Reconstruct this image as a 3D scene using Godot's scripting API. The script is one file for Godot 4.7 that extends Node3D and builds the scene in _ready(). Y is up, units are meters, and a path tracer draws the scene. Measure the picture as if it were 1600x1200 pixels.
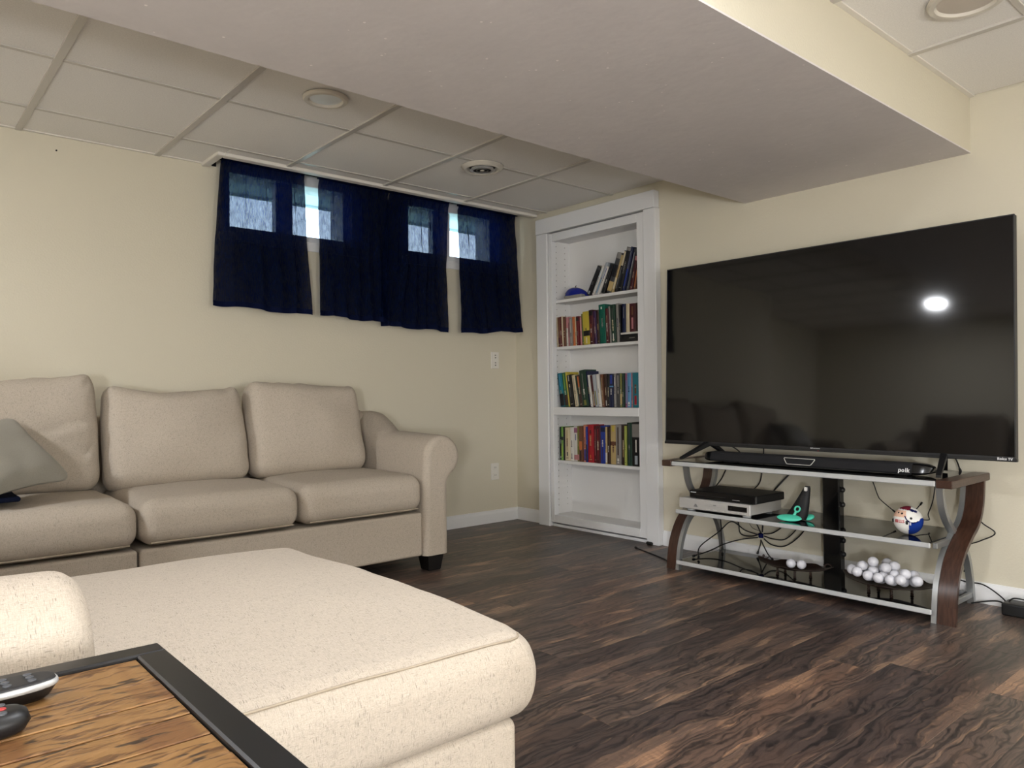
extends Node3D
# A basement family room: window wall at z = 0, television wall at x = 0, floor at y = 0, metres.

const H := 2.182           # ceiling height
const CAM := Vector3(-3.6348, 0.922, 4.1561)

var M := {}                # materials by name
var rng := RandomNumberGenerator.new()
var taken := {}

# ------------------------------------------------------------------ mesh builder
class MB:
	var p := PackedVector3Array()
	var t := PackedVector2Array()

	func tri(a: Vector3, b: Vector3, c: Vector3, ua := Vector2.ZERO, ub := Vector2.ZERO, uc := Vector2.ZERO) -> void:
		p.append(a); p.append(b); p.append(c)
		t.append(ua); t.append(ub); t.append(uc)

	func quad(a: Vector3, b: Vector3, c: Vector3, d: Vector3, ua := Vector2.ZERO, ub := Vector2.ZERO, uc := Vector2.ZERO, ud := Vector2.ZERO) -> void:
		tri(a, b, c, ua, ub, uc)
		tri(a, c, d, ua, uc, ud)

	# turn everything added since "from" so that it faces outwards (counted counter-clockwise here)
	func outward(from: int) -> void:
		var vol := 0.0
		var o := p[from]
		for i in range(from, p.size(), 3):
			vol += (p[i] - o).dot((p[i + 1] - o).cross(p[i + 2] - o))
		if vol < 0.0:
			for i in range(from, p.size(), 3):
				var q := p[i + 1]; p[i + 1] = p[i + 2]; p[i + 2] = q
				var u := t[i + 1]; t[i + 1] = t[i + 2]; t[i + 2] = u

	# chamfered box between two corners; uv: rectangle for the faces (x along u, z or y along v)
	func box(lo: Vector3, hi: Vector3, ch := 0.0, uv := Rect2(0, 0, 1, 1)) -> void:
		var from := p.size()
		var s := hi - lo
		ch = minf(ch, minf(s.x, minf(s.y, s.z)) * 0.45)
		var c := (lo + hi) * 0.5
		var h := s * 0.5
		var f := func(q: Vector3, axis: int) -> Vector2:
			var r := Vector3((q.x - lo.x) / s.x, (q.y - lo.y) / s.y, (q.z - lo.z) / s.z)
			var w := Vector2(r.x, r.z) if axis == 1 else (Vector2(r.x, r.y) if axis == 2 else Vector2(r.z, r.y))
			return uv.position + w * uv.size
		for axis in 3:
			var b := (axis + 1) % 3
			var d := (axis + 2) % 3
			for sg in [-1.0, 1.0]:
				var q: Array[Vector3] = []
				for k in [[-1, -1], [1, -1], [1, 1], [-1, 1]]:
					var v := Vector3.ZERO
					v[axis] = h[axis] * sg
					v[b] = (h[b] - ch) * k[0]
					v[d] = (h[d] - ch) * k[1]
					q.append(c + v)
				if sg < 0:
					q.reverse()
				quad(q[0], q[1], q[2], q[3], f.call(q[0], axis), f.call(q[1], axis), f.call(q[2], axis), f.call(q[3], axis))
		if ch > 0.0:
			for axis in 3:              # the twelve edges
				var b := (axis + 1) % 3
				var d := (axis + 2) % 3
				for k in [[-1, -1], [1, -1], [1, 1], [-1, 1]]:
					var q: Array[Vector3] = []
					for e in [[-1, 0], [1, 0], [1, 1], [-1, 1]]:
						var v := Vector3.ZERO
						v[axis] = (h[axis] - ch) * e[0]
						v[b] = (h[b] - (ch if e[1] else 0.0)) * k[0]
						v[d] = (h[d] - (0.0 if e[1] else ch)) * k[1]
						q.append(c + v)
					if k[0] * k[1] > 0:
						q.reverse()
					quad(q[0], q[1], q[2], q[3], f.call(q[0], b), f.call(q[1], b), f.call(q[2], b), f.call(q[3], b))
			for x in [-1.0, 1.0]:
				for y in [-1.0, 1.0]:
					for z in [-1.0, 1.0]:
						var a1 := c + Vector3(h.x * x, (h.y - ch) * y, (h.z - ch) * z)
						var a2 := c + Vector3((h.x - ch) * x, h.y * y, (h.z - ch) * z)
						var a3 := c + Vector3((h.x - ch) * x, (h.y - ch) * y, h.z * z)
						if x * y * z > 0:
							tri(a1, a2, a3, f.call(a1, 1), f.call(a2, 1), f.call(a3, 1))
						else:
							tri(a1, a3, a2, f.call(a1, 1), f.call(a3, 1), f.call(a2, 1))

	# skin over rings of equally many points
	func loft(rings: Array, cap := true, round_ring := true, uvs := Vector2.ONE) -> void:
		var from := p.size()
		var n: int = rings[0].size()
		var m := rings.size()
		for i in m - 1:
			for j in (n if round_ring else n - 1):
				var k := (j + 1) % n
				var u0 := float(j) / n * uvs.x
				var u1 := float(j + 1) / n * uvs.x
				var v0 := float(i) / (m - 1) * uvs.y
				var v1 := float(i + 1) / (m - 1) * uvs.y
				quad(rings[i][j], rings[i][k], rings[i + 1][k], rings[i + 1][j], Vector2(u0, v0), Vector2(u1, v0), Vector2(u1, v1), Vector2(u0, v1))
		if cap:
			for e in 2:
				var r: Array = rings[0] if e == 0 else rings[m - 1]
				var poly := Array(r)
				var cc := Vector3.ZERO
				for q in poly:
					cc += q
				cc /= n
				for j in n:
					if e == 0:
						tri(cc, poly[(j + 1) % n], poly[j])
					else:
						tri(cc, poly[j], poly[(j + 1) % n])
			outward(from)

	func tube(path: Array, r: float, seg := 8, r_end := -1.0) -> void:
		var rings := []
		var up := Vector3.UP
		for i in path.size():
			var d: Vector3 = (path[mini(i + 1, path.size() - 1)] - path[maxi(i - 1, 0)]).normalized()
			var a := d.cross(up)
			if a.length() < 0.05:
				a = d.cross(Vector3.RIGHT)
			a = a.normalized()
			var b := a.cross(d).normalized()
			up = b
			var ring := []
			var rr := r if r_end < 0 else lerpf(r, r_end, float(i) / (path.size() - 1))
			for k in seg:
				var an := TAU * k / seg
				ring.append(path[i] + (a * cos(an) + b * sin(an)) * rr)
			rings.append(ring)
		loft(rings)

	# profile of (radius, height) turned round the axis through "at"
	func lathe(prof: Array, at: Vector3, seg := 32, axis := Vector3.UP) -> void:
		var a := axis.cross(Vector3.RIGHT if absf(axis.x) < 0.8 else Vector3.BACK).normalized()
		var b := axis.cross(a).normalized()
		var rings := []
		for q in prof:
			var ring := []
			for k in seg:
				var an := TAU * k / seg
				ring.append(at + axis * q.y + (a * cos(an) + b * sin(an)) * maxf(q.x, 0.00005))
			rings.append(ring)
		loft(rings)

	# an outline in the plane of two axes, given depth along the third
	func prism(poly: PackedVector2Array, o: Vector3, ax: Vector3, ay: Vector3, depth: Vector3) -> void:
		var from := p.size()
		var idx := Geometry2D.triangulate_polygon(poly)
		var at := func(q: Vector2) -> Vector3: return o + ax * q.x + ay * q.y
		for i in range(0, idx.size(), 3):
			var a: Vector3 = at.call(poly[idx[i]])
			var b: Vector3 = at.call(poly[idx[i + 1]])
			var c: Vector3 = at.call(poly[idx[i + 2]])
			tri(a, b, c, poly[idx[i]], poly[idx[i + 1]], poly[idx[i + 2]])
			tri(a + depth, c + depth, b + depth, poly[idx[i]], poly[idx[i + 2]], poly[idx[i + 1]])
		# walls, wound to match the caps
		var area := 0.0
		for i in poly.size():
			area += poly[i].cross(poly[(i + 1) % poly.size()])
		var tri_area := (poly[idx[1]] - poly[idx[0]]).cross(poly[idx[2]] - poly[idx[0]])
		for i in poly.size():
			var j := (i + 1) % poly.size()
			var a: Vector3 = at.call(poly[i])
			var b: Vector3 = at.call(poly[j])
			if area * tri_area > 0:
				quad(b, a, a + depth, b + depth)
			else:
				quad(a, b, b + depth, a + depth)
		outward(from)

	# rounded box, finely divided, each point passed through "shape"
	func cushion(c: Vector3, h: Vector3, r: float, n: int, shape = null, turn := Basis.IDENTITY) -> void:
		var from := p.size()
		var steps := []
		for axis in 3:
			var l := []
			for k in 4:
				l.append(-h[axis] + r * (1.0 - cos(PI / 2 * k / 4.0)) if false else -h[axis] + r * k / 4.0)
			for k in n + 1:
				l.append(lerpf(-h[axis] + r, h[axis] - r, float(k) / n))
			for k in 4:
				l.append(h[axis] - r + r * (k + 1) / 4.0)
			steps.append(l)
		var inner := Vector3(h.x - r, h.y - r, h.z - r)
		for axis in 3:
			var b := (axis + 1) % 3
			var d := (axis + 2) % 3
			for sg in [-1.0, 1.0]:
				var g := []
				for u in steps[b]:
					var row := []
					for w in steps[d]:
						var v := Vector3.ZERO
						v[axis] = h[axis] * sg
						v[b] = u
						v[d] = w
						var q := v.clamp(-inner, inner)
						var o := q + (v - q).normalized() * r
						if shape != null:
							o = shape.call(o, Vector3(o.x / h.x, o.y / h.y, o.z / h.z))
						row.append(c + turn * o)
					g.append(row)
				for i in g.size() - 1:
					for j in g[0].size() - 1:
						if sg > 0:
							quad(g[i][j], g[i + 1][j], g[i + 1][j + 1], g[i][j + 1])
						else:
							quad(g[i][j], g[i][j + 1], g[i + 1][j + 1], g[i + 1][j])
		outward(from)

	func sheet(g: Array, uvs := Vector2.ONE) -> void:
		var m := g.size() - 1
		var n: int = g[0].size() - 1
		for i in m:
			for j in n:
				quad(g[i][j], g[i + 1][j], g[i + 1][j + 1], g[i][j + 1],
					Vector2(float(i) / m, float(j) / n) * uvs, Vector2(float(i + 1) / m, float(j) / n) * uvs, Vector2(float(i + 1) / m, float(j + 1) / n) * uvs, Vector2(float(i) / m, float(j + 1) / n) * uvs)

	func mesh(angle := 40.0, off := Vector3.ZERO) -> ArrayMesh:
		var fc := p.size() / 3
		var fn := PackedVector3Array()
		fn.resize(fc)
		var at := {}
		var ids := PackedInt32Array()
		ids.resize(p.size())
		var lists: Array[PackedInt32Array] = []
		for f in fc:
			var a := p[f * 3]
			fn[f] = (p[f * 3 + 1] - a).cross(p[f * 3 + 2] - a)
			for k in 3:
				var key := Vector3i((p[f * 3 + k] * 20000.0).round())
				var id: int = at.get(key, -1)
				if id < 0:
					id = lists.size()
					at[key] = id
					lists.append(PackedInt32Array())
				ids[f * 3 + k] = id
				lists[id].append(f)
		var un := PackedVector3Array()
		un.resize(fc)
		for f in fc:
			un[f] = fn[f].normalized()
		var lim := cos(deg_to_rad(angle))
		var v := PackedVector3Array()
		var nn := PackedVector3Array()
		var uv := PackedVector2Array()
		v.resize(p.size()); nn.resize(p.size()); uv.resize(p.size())
		for f in fc:
			for k in 3:
				var i := f * 3 + k
				var s := Vector3.ZERO
				for g in lists[ids[i]]:
					if un[g].dot(un[f]) > lim:
						s += fn[g]
				var w := f * 3 + (2 - k)     # reversed: Godot's front faces run clockwise
				v[w] = p[i] - off
				nn[w] = s.normalized() if s.length_squared() > 0 else un[f]
				uv[w] = t[i]
		var arr := []
		arr.resize(Mesh.ARRAY_MAX)
		arr[Mesh.ARRAY_VERTEX] = v
		arr[Mesh.ARRAY_NORMAL] = nn
		arr[Mesh.ARRAY_TEX_UV] = uv
		var am := ArrayMesh.new()
		am.add_surface_from_arrays(Mesh.PRIMITIVE_TRIANGLES, arr)
		return am

# ------------------------------------------------------------------ scene helpers
func numbered(called: String, parent: Node) -> String:
	var key := str(parent.get_instance_id()) + "/" + called
	var n: int = taken.get(key, 0)
	taken[key] = n + 1
	return called if n == 0 else "%s_%03d" % [called, n]

func thing(called: String, label: String, category: String, at := Vector3.ZERO, group := "") -> Node3D:
	var o := Node3D.new()
	o.name = numbered(called, self)
	add_child(o, true)
	o.position = at
	tag(o, label, category, group)
	return o

func tag(o: Node3D, label: String, category: String, group := "") -> void:
	o.set_meta("label", label)
	o.set_meta("category", category)
	if group:
		o.set_meta("group", group)

# a part; the shape is given in world places when "world" is true (the root must not be turned)
func part(called: String, mb: MB, mat: Material, parent: Node3D, angle := 40.0, world := true) -> MeshInstance3D:
	var off := Vector3.ZERO
	if world:
		var q: Node = parent
		while q != self:
			off += q.position
			q = q.get_parent()
	return put(called, mb.mesh(angle, off), mat, parent)

func put(called: String, mesh: Mesh, mat: Material, parent: Node) -> MeshInstance3D:
	var o := MeshInstance3D.new()
	o.mesh = mesh
	o.material_override = mat
	o.name = numbered(called, parent)
	parent.add_child(o, true)
	return o

func struct(called: String, label: String, category: String) -> Node3D:
	var o := thing(called, label, category)
	o.set_meta("kind", "structure")
	return o

func bx(lo: Vector3, hi: Vector3, ch := 0.0) -> MB:
	var m := MB.new()
	m.box(lo, hi, ch)
	return m

func curve(pts: Array, n := 40) -> Array:
	var out := []
	var m := pts.size() - 1
	for i in n + 1:
		var s := float(i) / n * m
		var k := mini(int(s), m - 1)
		var f := s - k
		var a: Vector3 = pts[maxi(k - 1, 0)]
		var b: Vector3 = pts[k]
		var c: Vector3 = pts[k + 1]
		var d: Vector3 = pts[mini(k + 2, m)]
		out.append(b.cubic_interpolate(c, a, d, f))
	return out

func srgb(r: int, g: int, b: int) -> Color:
	return Color8(r, g, b)

func mat(called: String, c: Color, rough := 0.6, metal := 0.0, spec := 0.5) -> StandardMaterial3D:
	var m := StandardMaterial3D.new()
	m.resource_name = called
	m.albedo_color = c
	m.roughness = rough
	m.metallic = metal
	m.metallic_specular = spec
	M[called] = m
	return m

func noise(seed_: int, freq: float, oct := 3) -> FastNoiseLite:
	var n := FastNoiseLite.new()
	n.seed = seed_
	n.frequency = freq
	n.fractal_octaves = oct
	n.noise_type = FastNoiseLite.TYPE_SIMPLEX_SMOOTH
	return n

func image_texture(w: int, h: int, f: Callable) -> ImageTexture:
	var d := PackedByteArray()
	d.resize(w * h * 4)
	var i := 0
	for y in h:
		for x in w:
			var c: Color = f.call(x, y)
			d[i] = int(clampf(c.r, 0, 1) * 255.0)
			d[i + 1] = int(clampf(c.g, 0, 1) * 255.0)
			d[i + 2] = int(clampf(c.b, 0, 1) * 255.0)
			d[i + 3] = int(clampf(c.a, 0, 1) * 255.0)
			i += 4
	return ImageTexture.create_from_image(Image.create_from_data(w, h, false, Image.FORMAT_RGBA8, d))

func triplanar(m: StandardMaterial3D, scale: float, world := true) -> void:
	m.uv1_triplanar = true
	m.uv1_world_triplanar = world
	m.uv1_scale = Vector3.ONE * scale
	m.uv1_triplanar_sharpness = 6.0

func smooth(a: float, b: float, x: float) -> float:
	return smoothstep(a, b, x)

# ------------------------------------------------------------------ materials
func make_materials() -> void:
	var m: StandardMaterial3D
	var nz := NoiseTexture2D.new()
	nz.width = 512; nz.height = 512; nz.seamless = true; nz.normalize = true
	nz.noise = noise(5, 0.05, 4)
	M["bump_tex"] = nz
	m = mat("wall_paint", srgb(212, 205, 186), 0.75, 0, 0.3)
	m.heightmap_enabled = true; m.heightmap_texture = nz; m.heightmap_scale = 0.04
	triplanar(m, 3.0)
	mat("trim_white", srgb(228, 228, 229), 0.45)
	mat("shelf_white", srgb(226, 225, 224), 0.5)
	mat("grid_metal", srgb(200, 195, 187), 0.4)
	mat("grid_trim", srgb(228, 223, 214), 0.5)
	# ceiling tile: off-white with fine pin holes and fissures
	var n1 := noise(11, 0.12, 3)
	var n2 := noise(12, 0.45, 2)
	var tile_tex := image_texture(512, 512, func(x, y):
		var a := n1.get_noise_2d(x, y)
		var b := n2.get_noise_2d(x, y)
		var s := 0.97 + 0.03 * a - 0.10 * smoothstep(0.42, 0.62, b)
		return Color(s, s, s, 1))
	m = mat("ceiling_tile", srgb(246, 243, 238), 0.85, 0, 0.2)
	m.albedo_texture = tile_tex
	m.heightmap_enabled = true; m.heightmap_texture = tile_tex; m.heightmap_scale = 0.05
	triplanar(m, 2.3)
	# underside of the soffit: painted drywall with faint patches and small white specks
	var n3 := noise(21, 0.006, 4)
	var n4 := noise(22, 0.03, 4)
	var spots := []
	rng.seed = 77
	for k in 60:
		spots.append(Vector3(rng.randf() * 1024, rng.randf() * 1024, rng.randf_range(1.2, 2.7)))
	var sof := Image.create(1024, 1024, false, Image.FORMAT_RGBA8)
	for y in 1024:
		for x in 1024:
			var s := 0.865 + 0.013 * n3.get_noise_2d(x, y) + 0.006 * n4.get_noise_2d(x * 0.4, y)
			sof.set_pixel(x, y, Color(s, s, s, 1))
	for q in spots:
		for dy in range(-2, 3):
			for dx in range(-2, 3):
				if Vector2(dx, dy).length() <= q.z:
					sof.set_pixel((int(q.x) + dx + 1024) % 1024, (int(q.y) + dy + 1024) % 1024, Color(1.0, 1.0, 1.0, 1))
	m = mat("soffit_paint", srgb(250, 243, 240), 0.55, 0, 0.35)
	m.albedo_texture = ImageTexture.create_from_image(sof)
	m.heightmap_enabled = true; m.heightmap_texture = nz; m.heightmap_scale = 0.08
	triplanar(m, 0.62)
	# linen upholstery
	var f1 := noise(31, 0.11, 2)
	var f2 := noise(32, 0.11, 2)
	var f3 := noise(33, 0.02, 2)
	var fr := RandomNumberGenerator.new()
	fr.seed = 9
	var linen := func(x, y):
		var a := f1.get_noise_2d(x * 3.2, y * 0.22)
		var b := f2.get_noise_2d(x * 0.22, y * 3.2)
		var s := 0.94 + 0.07 * a + 0.06 * b + fr.randf_range(-0.05, 0.05)
		s -= 0.32 * smoothstep(0.30, 0.62, a) * smoothstep(-0.25, 0.35, f3.get_noise_2d(x, y))
		s -= 0.25 * smoothstep(0.36, 0.66, b) * smoothstep(-0.2, 0.35, -f3.get_noise_2d(x, y))
		return Color(s, s * 0.985, s * 0.96, 1)
	var ltex := image_texture(1024, 1024, linen)
	m = mat("linen", srgb(200, 191, 180), 0.95, 0, 0.15)
	m.albedo_texture = ltex
	m.heightmap_enabled = true; m.heightmap_texture = ltex; m.heightmap_scale = 0.05
	triplanar(m, 2.0)
	m.rim_enabled = true; m.rim = 0.12; m.rim_tint = 0.5
	m = mat("linen_piping", srgb(172, 160, 142), 0.95, 0, 0.15)
	# silver-grey pillow cloth
	m = mat("pillow_cloth", srgb(158, 156, 148), 0.5, 0.0, 0.5)
	m.albedo_texture = ltex
	m.heightmap_enabled = true; m.heightmap_texture = ltex; m.heightmap_scale = 0.08
	triplanar(m, 5.0)
	m.rim_enabled = true; m.rim = 0.4; m.rim_tint = 0.3
	mat("navy_cloth", srgb(24, 30, 52), 0.9, 0, 0.2)
	# floor planks: an atlas of six boards, grain along u
	var g1 := noise(41, 0.004, 4)
	var g2 := noise(42, 0.02, 3)
	var g3 := noise(43, 0.05, 3)
	var g4 := noise(44, 0.0035, 3)
	var g5 := noise(45, 0.012, 4)
	var ptex := image_texture(2048, 1020, func(x, y):
		var b := int(y / 170)
		var v := float(y % 170)
		var oy := b * 900.0
		var warp := 30.0 * g1.get_noise_2d(x * 0.42 + b * 700.0, oy + v * 1.5)
		var grain := g2.get_noise_2d(x * 0.055 + b * 500.0, oy + (v + warp) * 3.0)
		var fine := g3.get_noise_2d(x * 0.05, oy + (v + warp) * 7.0)
		var ring := 0.5 + 0.5 * sin((v + warp * 2.6) * 0.22 + 5.0 * g4.get_noise_2d(x * 0.5, oy + v))
		var tone := g4.get_noise_2d(x * 0.34 + 77.0, oy + v * 1.8)
		var saw := g2.get_noise_2d(x * 1.3 + v * 0.5, oy + v * 0.35 + 4000.0)
		var patch := g5.get_noise_2d(x * 0.14 + 60.0, oy + (v + warp * 0.6) * 1.9 + 300.0)
		# pale sapwood that runs in tongues along one edge, and here and there inside
		var edge := (v if b % 2 == 0 else 170.0 - v) / 170.0
		var sap := smoothstep(0.0, 0.30, 0.16 - edge * 1.6 + 0.95 * g4.get_noise_2d(x * 0.30 + b * 333.0, oy * 2.0) + 0.30 * grain)
		sap = maxf(sap * 0.8, smoothstep(0.26, 0.60, patch + 0.22 * grain) * 0.75)
		var base := Color(0.285, 0.235, 0.208)
		base = base.lerp(Color(0.175, 0.148, 0.136), smoothstep(-0.25, 0.45, grain + 0.3 * ring - 0.12))
		base = base.lerp(Color(0.335, 0.262, 0.218), 0.6 * smoothstep(0.0, 0.5, tone))
		base = base.lerp(Color(0.60, 0.475, 0.37), sap * clampf(0.66 + 0.5 * grain + 0.35 * saw * smoothstep(0.1, 0.4, tone), 0.0, 1.0) * (0.68 + 0.32 * ring))
		var s := 1.0 + 0.16 * fine - 0.14 * smoothstep(0.25, 0.6, fine)
		s *= 1.0 - 0.16 * smoothstep(0.80, 1.0, ring)
		s *= 1.26
		return Color(base.r * s, base.g * s * 1.01, base.b * s * 1.02, 1))
	for k in 3:
		var tint := [Color(1, 1, 1), Color(0.80, 0.80, 0.83), Color(1.10, 1.06, 1.03)][k] as Color
		m = mat("plank_%d" % k, tint, 0.38, 0, 0.5)
		m.albedo_texture = ptex
		m.heightmap_enabled = true; m.heightmap_texture = ptex; m.heightmap_scale = 0.05
	mat("subfloor", srgb(40, 32, 28), 0.9)
	# table boards: golden reclaimed wood
	var w1 := noise(51, 0.006, 4)
	var w2 := noise(52, 0.03, 3)
	var w3 := noise(53, 0.012, 4)
	var wtex := image_texture(1024, 960, func(x, y):
		var b := int(y / 120)
		var oy := b * 700.0
		var v := float(y % 120)
		var warp := 22.0 * w1.get_noise_2d(x * 1.3, oy + v * 2.0)
		var gr := w2.get_noise_2d(x * 0.22, oy + (v + warp) * 2.2)
		var ch := w2.get_noise_2d(x * 1.4 + v * 1.8, oy + v * 0.9 - x * 0.25)
		var st := w3.get_noise_2d(x * 0.9, oy + v * 2.2)
		var c := Color(0.54, 0.40, 0.24)
		c = c.lerp(Color(0.36, 0.25, 0.155), smoothstep(-0.1, 0.5, gr))
		c = c.lerp(Color(0.60, 0.455, 0.295), 0.6 * smoothstep(0.1, 0.5, ch))
		c = c.lerp(Color(0.37, 0.23, 0.14), 0.5 * smoothstep(0.1, 0.5, w3.get_noise_2d(x * 0.5 + 900, oy)))
		c = c.lerp(Color(0.17, 0.13, 0.10), 0.8 * smoothstep(0.33, 0.56, st + 0.12 * gr))
		return c)
	m = mat("table_wood", srgb(255, 255, 255), 0.38, 0, 0.5)
	m.albedo_texture = wtex
	m.heightmap_enabled = true; m.heightmap_texture = wtex; m.heightmap_scale = 0.12
	mat("table_metal", srgb(30, 29, 30), 0.36, 0.3)
	# stand
	var sd := image_texture(256, 512, func(x, y):
		var a := w2.get_noise_2d(x * 3.0, y * 0.25)
		var s := 0.9 + 0.25 * a
		return Color(s, s, s, 1))
	m = mat("stand_wood", srgb(70, 47, 37), 0.30, 0, 0.5)
	m.albedo_texture = sd
	mat("stand_metal", srgb(168, 170, 170), 0.38, 0.75)
	mat("rail_silver", srgb(205, 207, 208), 0.35, 0.35)
	m = mat("black_glass", srgb(14, 14, 15), 0.04, 0, 0.55)
	mat("black_gloss", srgb(10, 10, 11), 0.2)
	mat("black_plastic", srgb(20, 20, 21), 0.45)
	mat("dark_plastic", srgb(38, 38, 40), 0.5)
	mat("speaker_cloth", srgb(34, 34, 36), 0.85, 0, 0.3)
	mat("cable_black", srgb(14, 14, 15), 0.5)
	mat("tv_screen", srgb(11, 11, 12), 0.055, 0, 0.53)
	mat("silver_plastic", srgb(186, 184, 180), 0.35, 0.25)
	mat("print_white", srgb(215, 215, 215), 0.6)
	mat("print_grey", srgb(110, 110, 110), 0.6)
	mat("print_red", srgb(176, 50, 56), 0.7)
	mat("outline_silver", srgb(205, 203, 196), 0.35, 0.3)
	mat("outlet_white", srgb(226, 222, 214), 0.4)
	mat("outlet_slot", srgb(70, 66, 60), 0.7)
	mat("turquoise", srgb(84, 208, 178), 0.45)
	mat("toy_black", srgb(11, 12, 15), 0.6)
	mat("plush_white", srgb(235, 233, 228), 0.95, 0, 0.15)
	mat("plush_blue", srgb(26, 52, 130), 0.95, 0, 0.15)
	mat("plush_navy", srgb(22, 26, 74), 0.95, 0, 0.15)
	mat("plush_peach", srgb(230, 190, 165), 0.95, 0, 0.15)
	mat("plush_red", srgb(110, 34, 48), 0.95, 0, 0.15)
	mat("golf_white", srgb(206, 206, 213), 0.25)
	mat("bronze", srgb(46, 32, 26), 0.4, 0.5)
	mat("foot_black", srgb(16, 14, 13), 0.5)
	mat("frame_vinyl", srgb(226, 226, 226), 0.4)
	mat("paper", srgb(226, 216, 192), 0.9)
	mat("paper_white", srgb(228, 224, 214), 0.9)
	mat("cobalt", srgb(20, 34, 140), 0.12)
	mat("dish_grey", srgb(150, 146, 140), 0.5)
	mat("button_grey", srgb(78, 80, 84), 0.5)
	mat("button_red", srgb(176, 60, 60), 0.5)
	mat("eave_grey", srgb(212, 220, 230), 0.8)
	mat("lawn", srgb(186, 198, 170), 0.95)
	mat("leaf_green", srgb(120, 160, 84), 0.7)
	mat("vent_white", srgb(214, 208, 196), 0.45)
	mat("vent_metal", srgb(196, 194, 190), 0.4, 0.1)
	mat("lens_off", srgb(238, 244, 246), 0.3)
	mat("lens_grey", srgb(200, 190, 178), 0.4)
	m = mat("lens_on", srgb(248, 250, 255), 0.4)
	m.emission_enabled = true
	m.emission = srgb(246, 248, 255)
	m.emission_energy_multiplier = 6.0
	m = mat("window_glass", Color(0.9, 0.95, 1.0, 0.06), 0.02, 0, 0.5)
	m.transparency = BaseMaterial3D.TRANSPARENCY_ALPHA
	# navy curtain: thin woven cloth that the window shines through
	var c1 := noise(61, 0.09, 3)
	var c2 := noise(62, 0.02, 3)
	var ctex := image_texture(512, 512, func(x, y):
		var a := c1.get_noise_2d(x * 2.4, y * 0.16)
		var b := c2.get_noise_2d(x * 1.0, y * 0.6)
		var s := 0.85 + 0.2 * a
		return Color(s, s, s, clampf(0.952 + 0.032 * a + 0.02 * b, 0.0, 0.99)))
	m = mat("curtain_cloth", srgb(15, 28, 62), 0.95, 0, 0.1)
	m.albedo_texture = ctex
	m.transparency = BaseMaterial3D.TRANSPARENCY_ALPHA
	m.backlight_enabled = true
	m.backlight = Color(0.66, 0.76, 1.0)
	mat("curtain_hem", srgb(14, 20, 46), 0.95, 0, 0.1)
	mat("rod_black", srgb(18, 18, 20), 0.4, 0.4)

# ------------------------------------------------------------------ camera, sky and lamps
func make_view() -> void:
	var cam := Camera3D.new()
	cam.name = "camera"
	var yaw := 0.71278
	var pitch := 0.011975
	var roll := -0.010955
	var fwd := Vector3(sin(yaw) * cos(pitch), sin(pitch), -cos(yaw) * cos(pitch))
	var right := Vector3(cos(yaw), 0, sin(yaw))
	var up := right.cross(fwd)
	var r := right * cos(roll) + up * sin(roll)
	var u := -right * sin(roll) + up * cos(roll)
	cam.transform = Transform3D(Basis(r, u, -fwd), CAM)
	cam.fov = rad_to_deg(2.0 * atan(600.0 / 1172.85))
	cam.near = 0.02
	cam.far = 200.0
	add_child(cam)
	cam.current = true
	var e := Environment.new()
	e.background_mode = Environment.BG_SKY
	var sky := Sky.new()
	var sm := ProceduralSkyMaterial.new()
	sm.sky_top_color = srgb(150, 186, 226)
	sm.sky_horizon_color = srgb(214, 232, 246)
	sm.ground_horizon_color = srgb(190, 200, 190)
	sm.ground_bottom_color = srgb(120, 130, 110)
	sm.sky_energy_multiplier = 3.1
	sm.ground_energy_multiplier = 1.6
	sky.sky_material = sm
	e.sky = sky
	e.tonemap_mode = Environment.TONE_MAPPER_LINEAR
	e.tonemap_exposure = 1.1
	e.sdfgi_enabled = true
	e.ssao_enabled = true
	e.ssil_enabled = true
	var we := WorldEnvironment.new()
	we.name = "environment"
	we.environment = e
	add_child(we)

# a flush recessed lamp in the ceiling; power 0 leaves it switched off
func ceiling_lamp(x: float, z: float, power: float, label: String, lens := "lens_off", radius := 0.095, warm := Color(0.97, 0.98, 1.0)) -> void:
	var o := thing("ceiling_light", label, "ceiling light", Vector3(x, H - 0.03, z), "recessed ceiling lights")
	var ring := MB.new()
	ring.lathe([Vector2(radius, 0.03), Vector2(radius, 0.022), Vector2(radius - 0.006, 0.016), Vector2(radius - 0.022, 0.016), Vector2(radius - 0.028, 0.024), Vector2(radius - 0.03, 0.03)], Vector3.ZERO, 48)
	part("trim_ring", ring, M.vent_white, o, 35, false)
	var lens_mb := MB.new()
	lens_mb.lathe([Vector2(0, 0.03), Vector2(radius - 0.027, 0.03), Vector2(radius - 0.027, 0.025), Vector2(radius * 0.4, 0.021), Vector2(0, 0.020)], Vector3.ZERO, 40)
	part("lens", lens_mb, M.lens_on if power > 0 else M[lens], o, 35, false)
	if power > 0:
		var l := AreaLight3D.new()
		l.name = "lamp_light"
		l.area_size = Vector2(0.125, 0.125)
		l.light_color = warm
		l.light_energy = power
		l.area_range = 14.0
		l.area_attenuation = 2.0
		l.shadow_enabled = true
		l.position = Vector3(0, 0.0145, 0)
		l.rotation = Vector3(-PI / 2, 0, 0)
		o.add_child(l)

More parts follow.
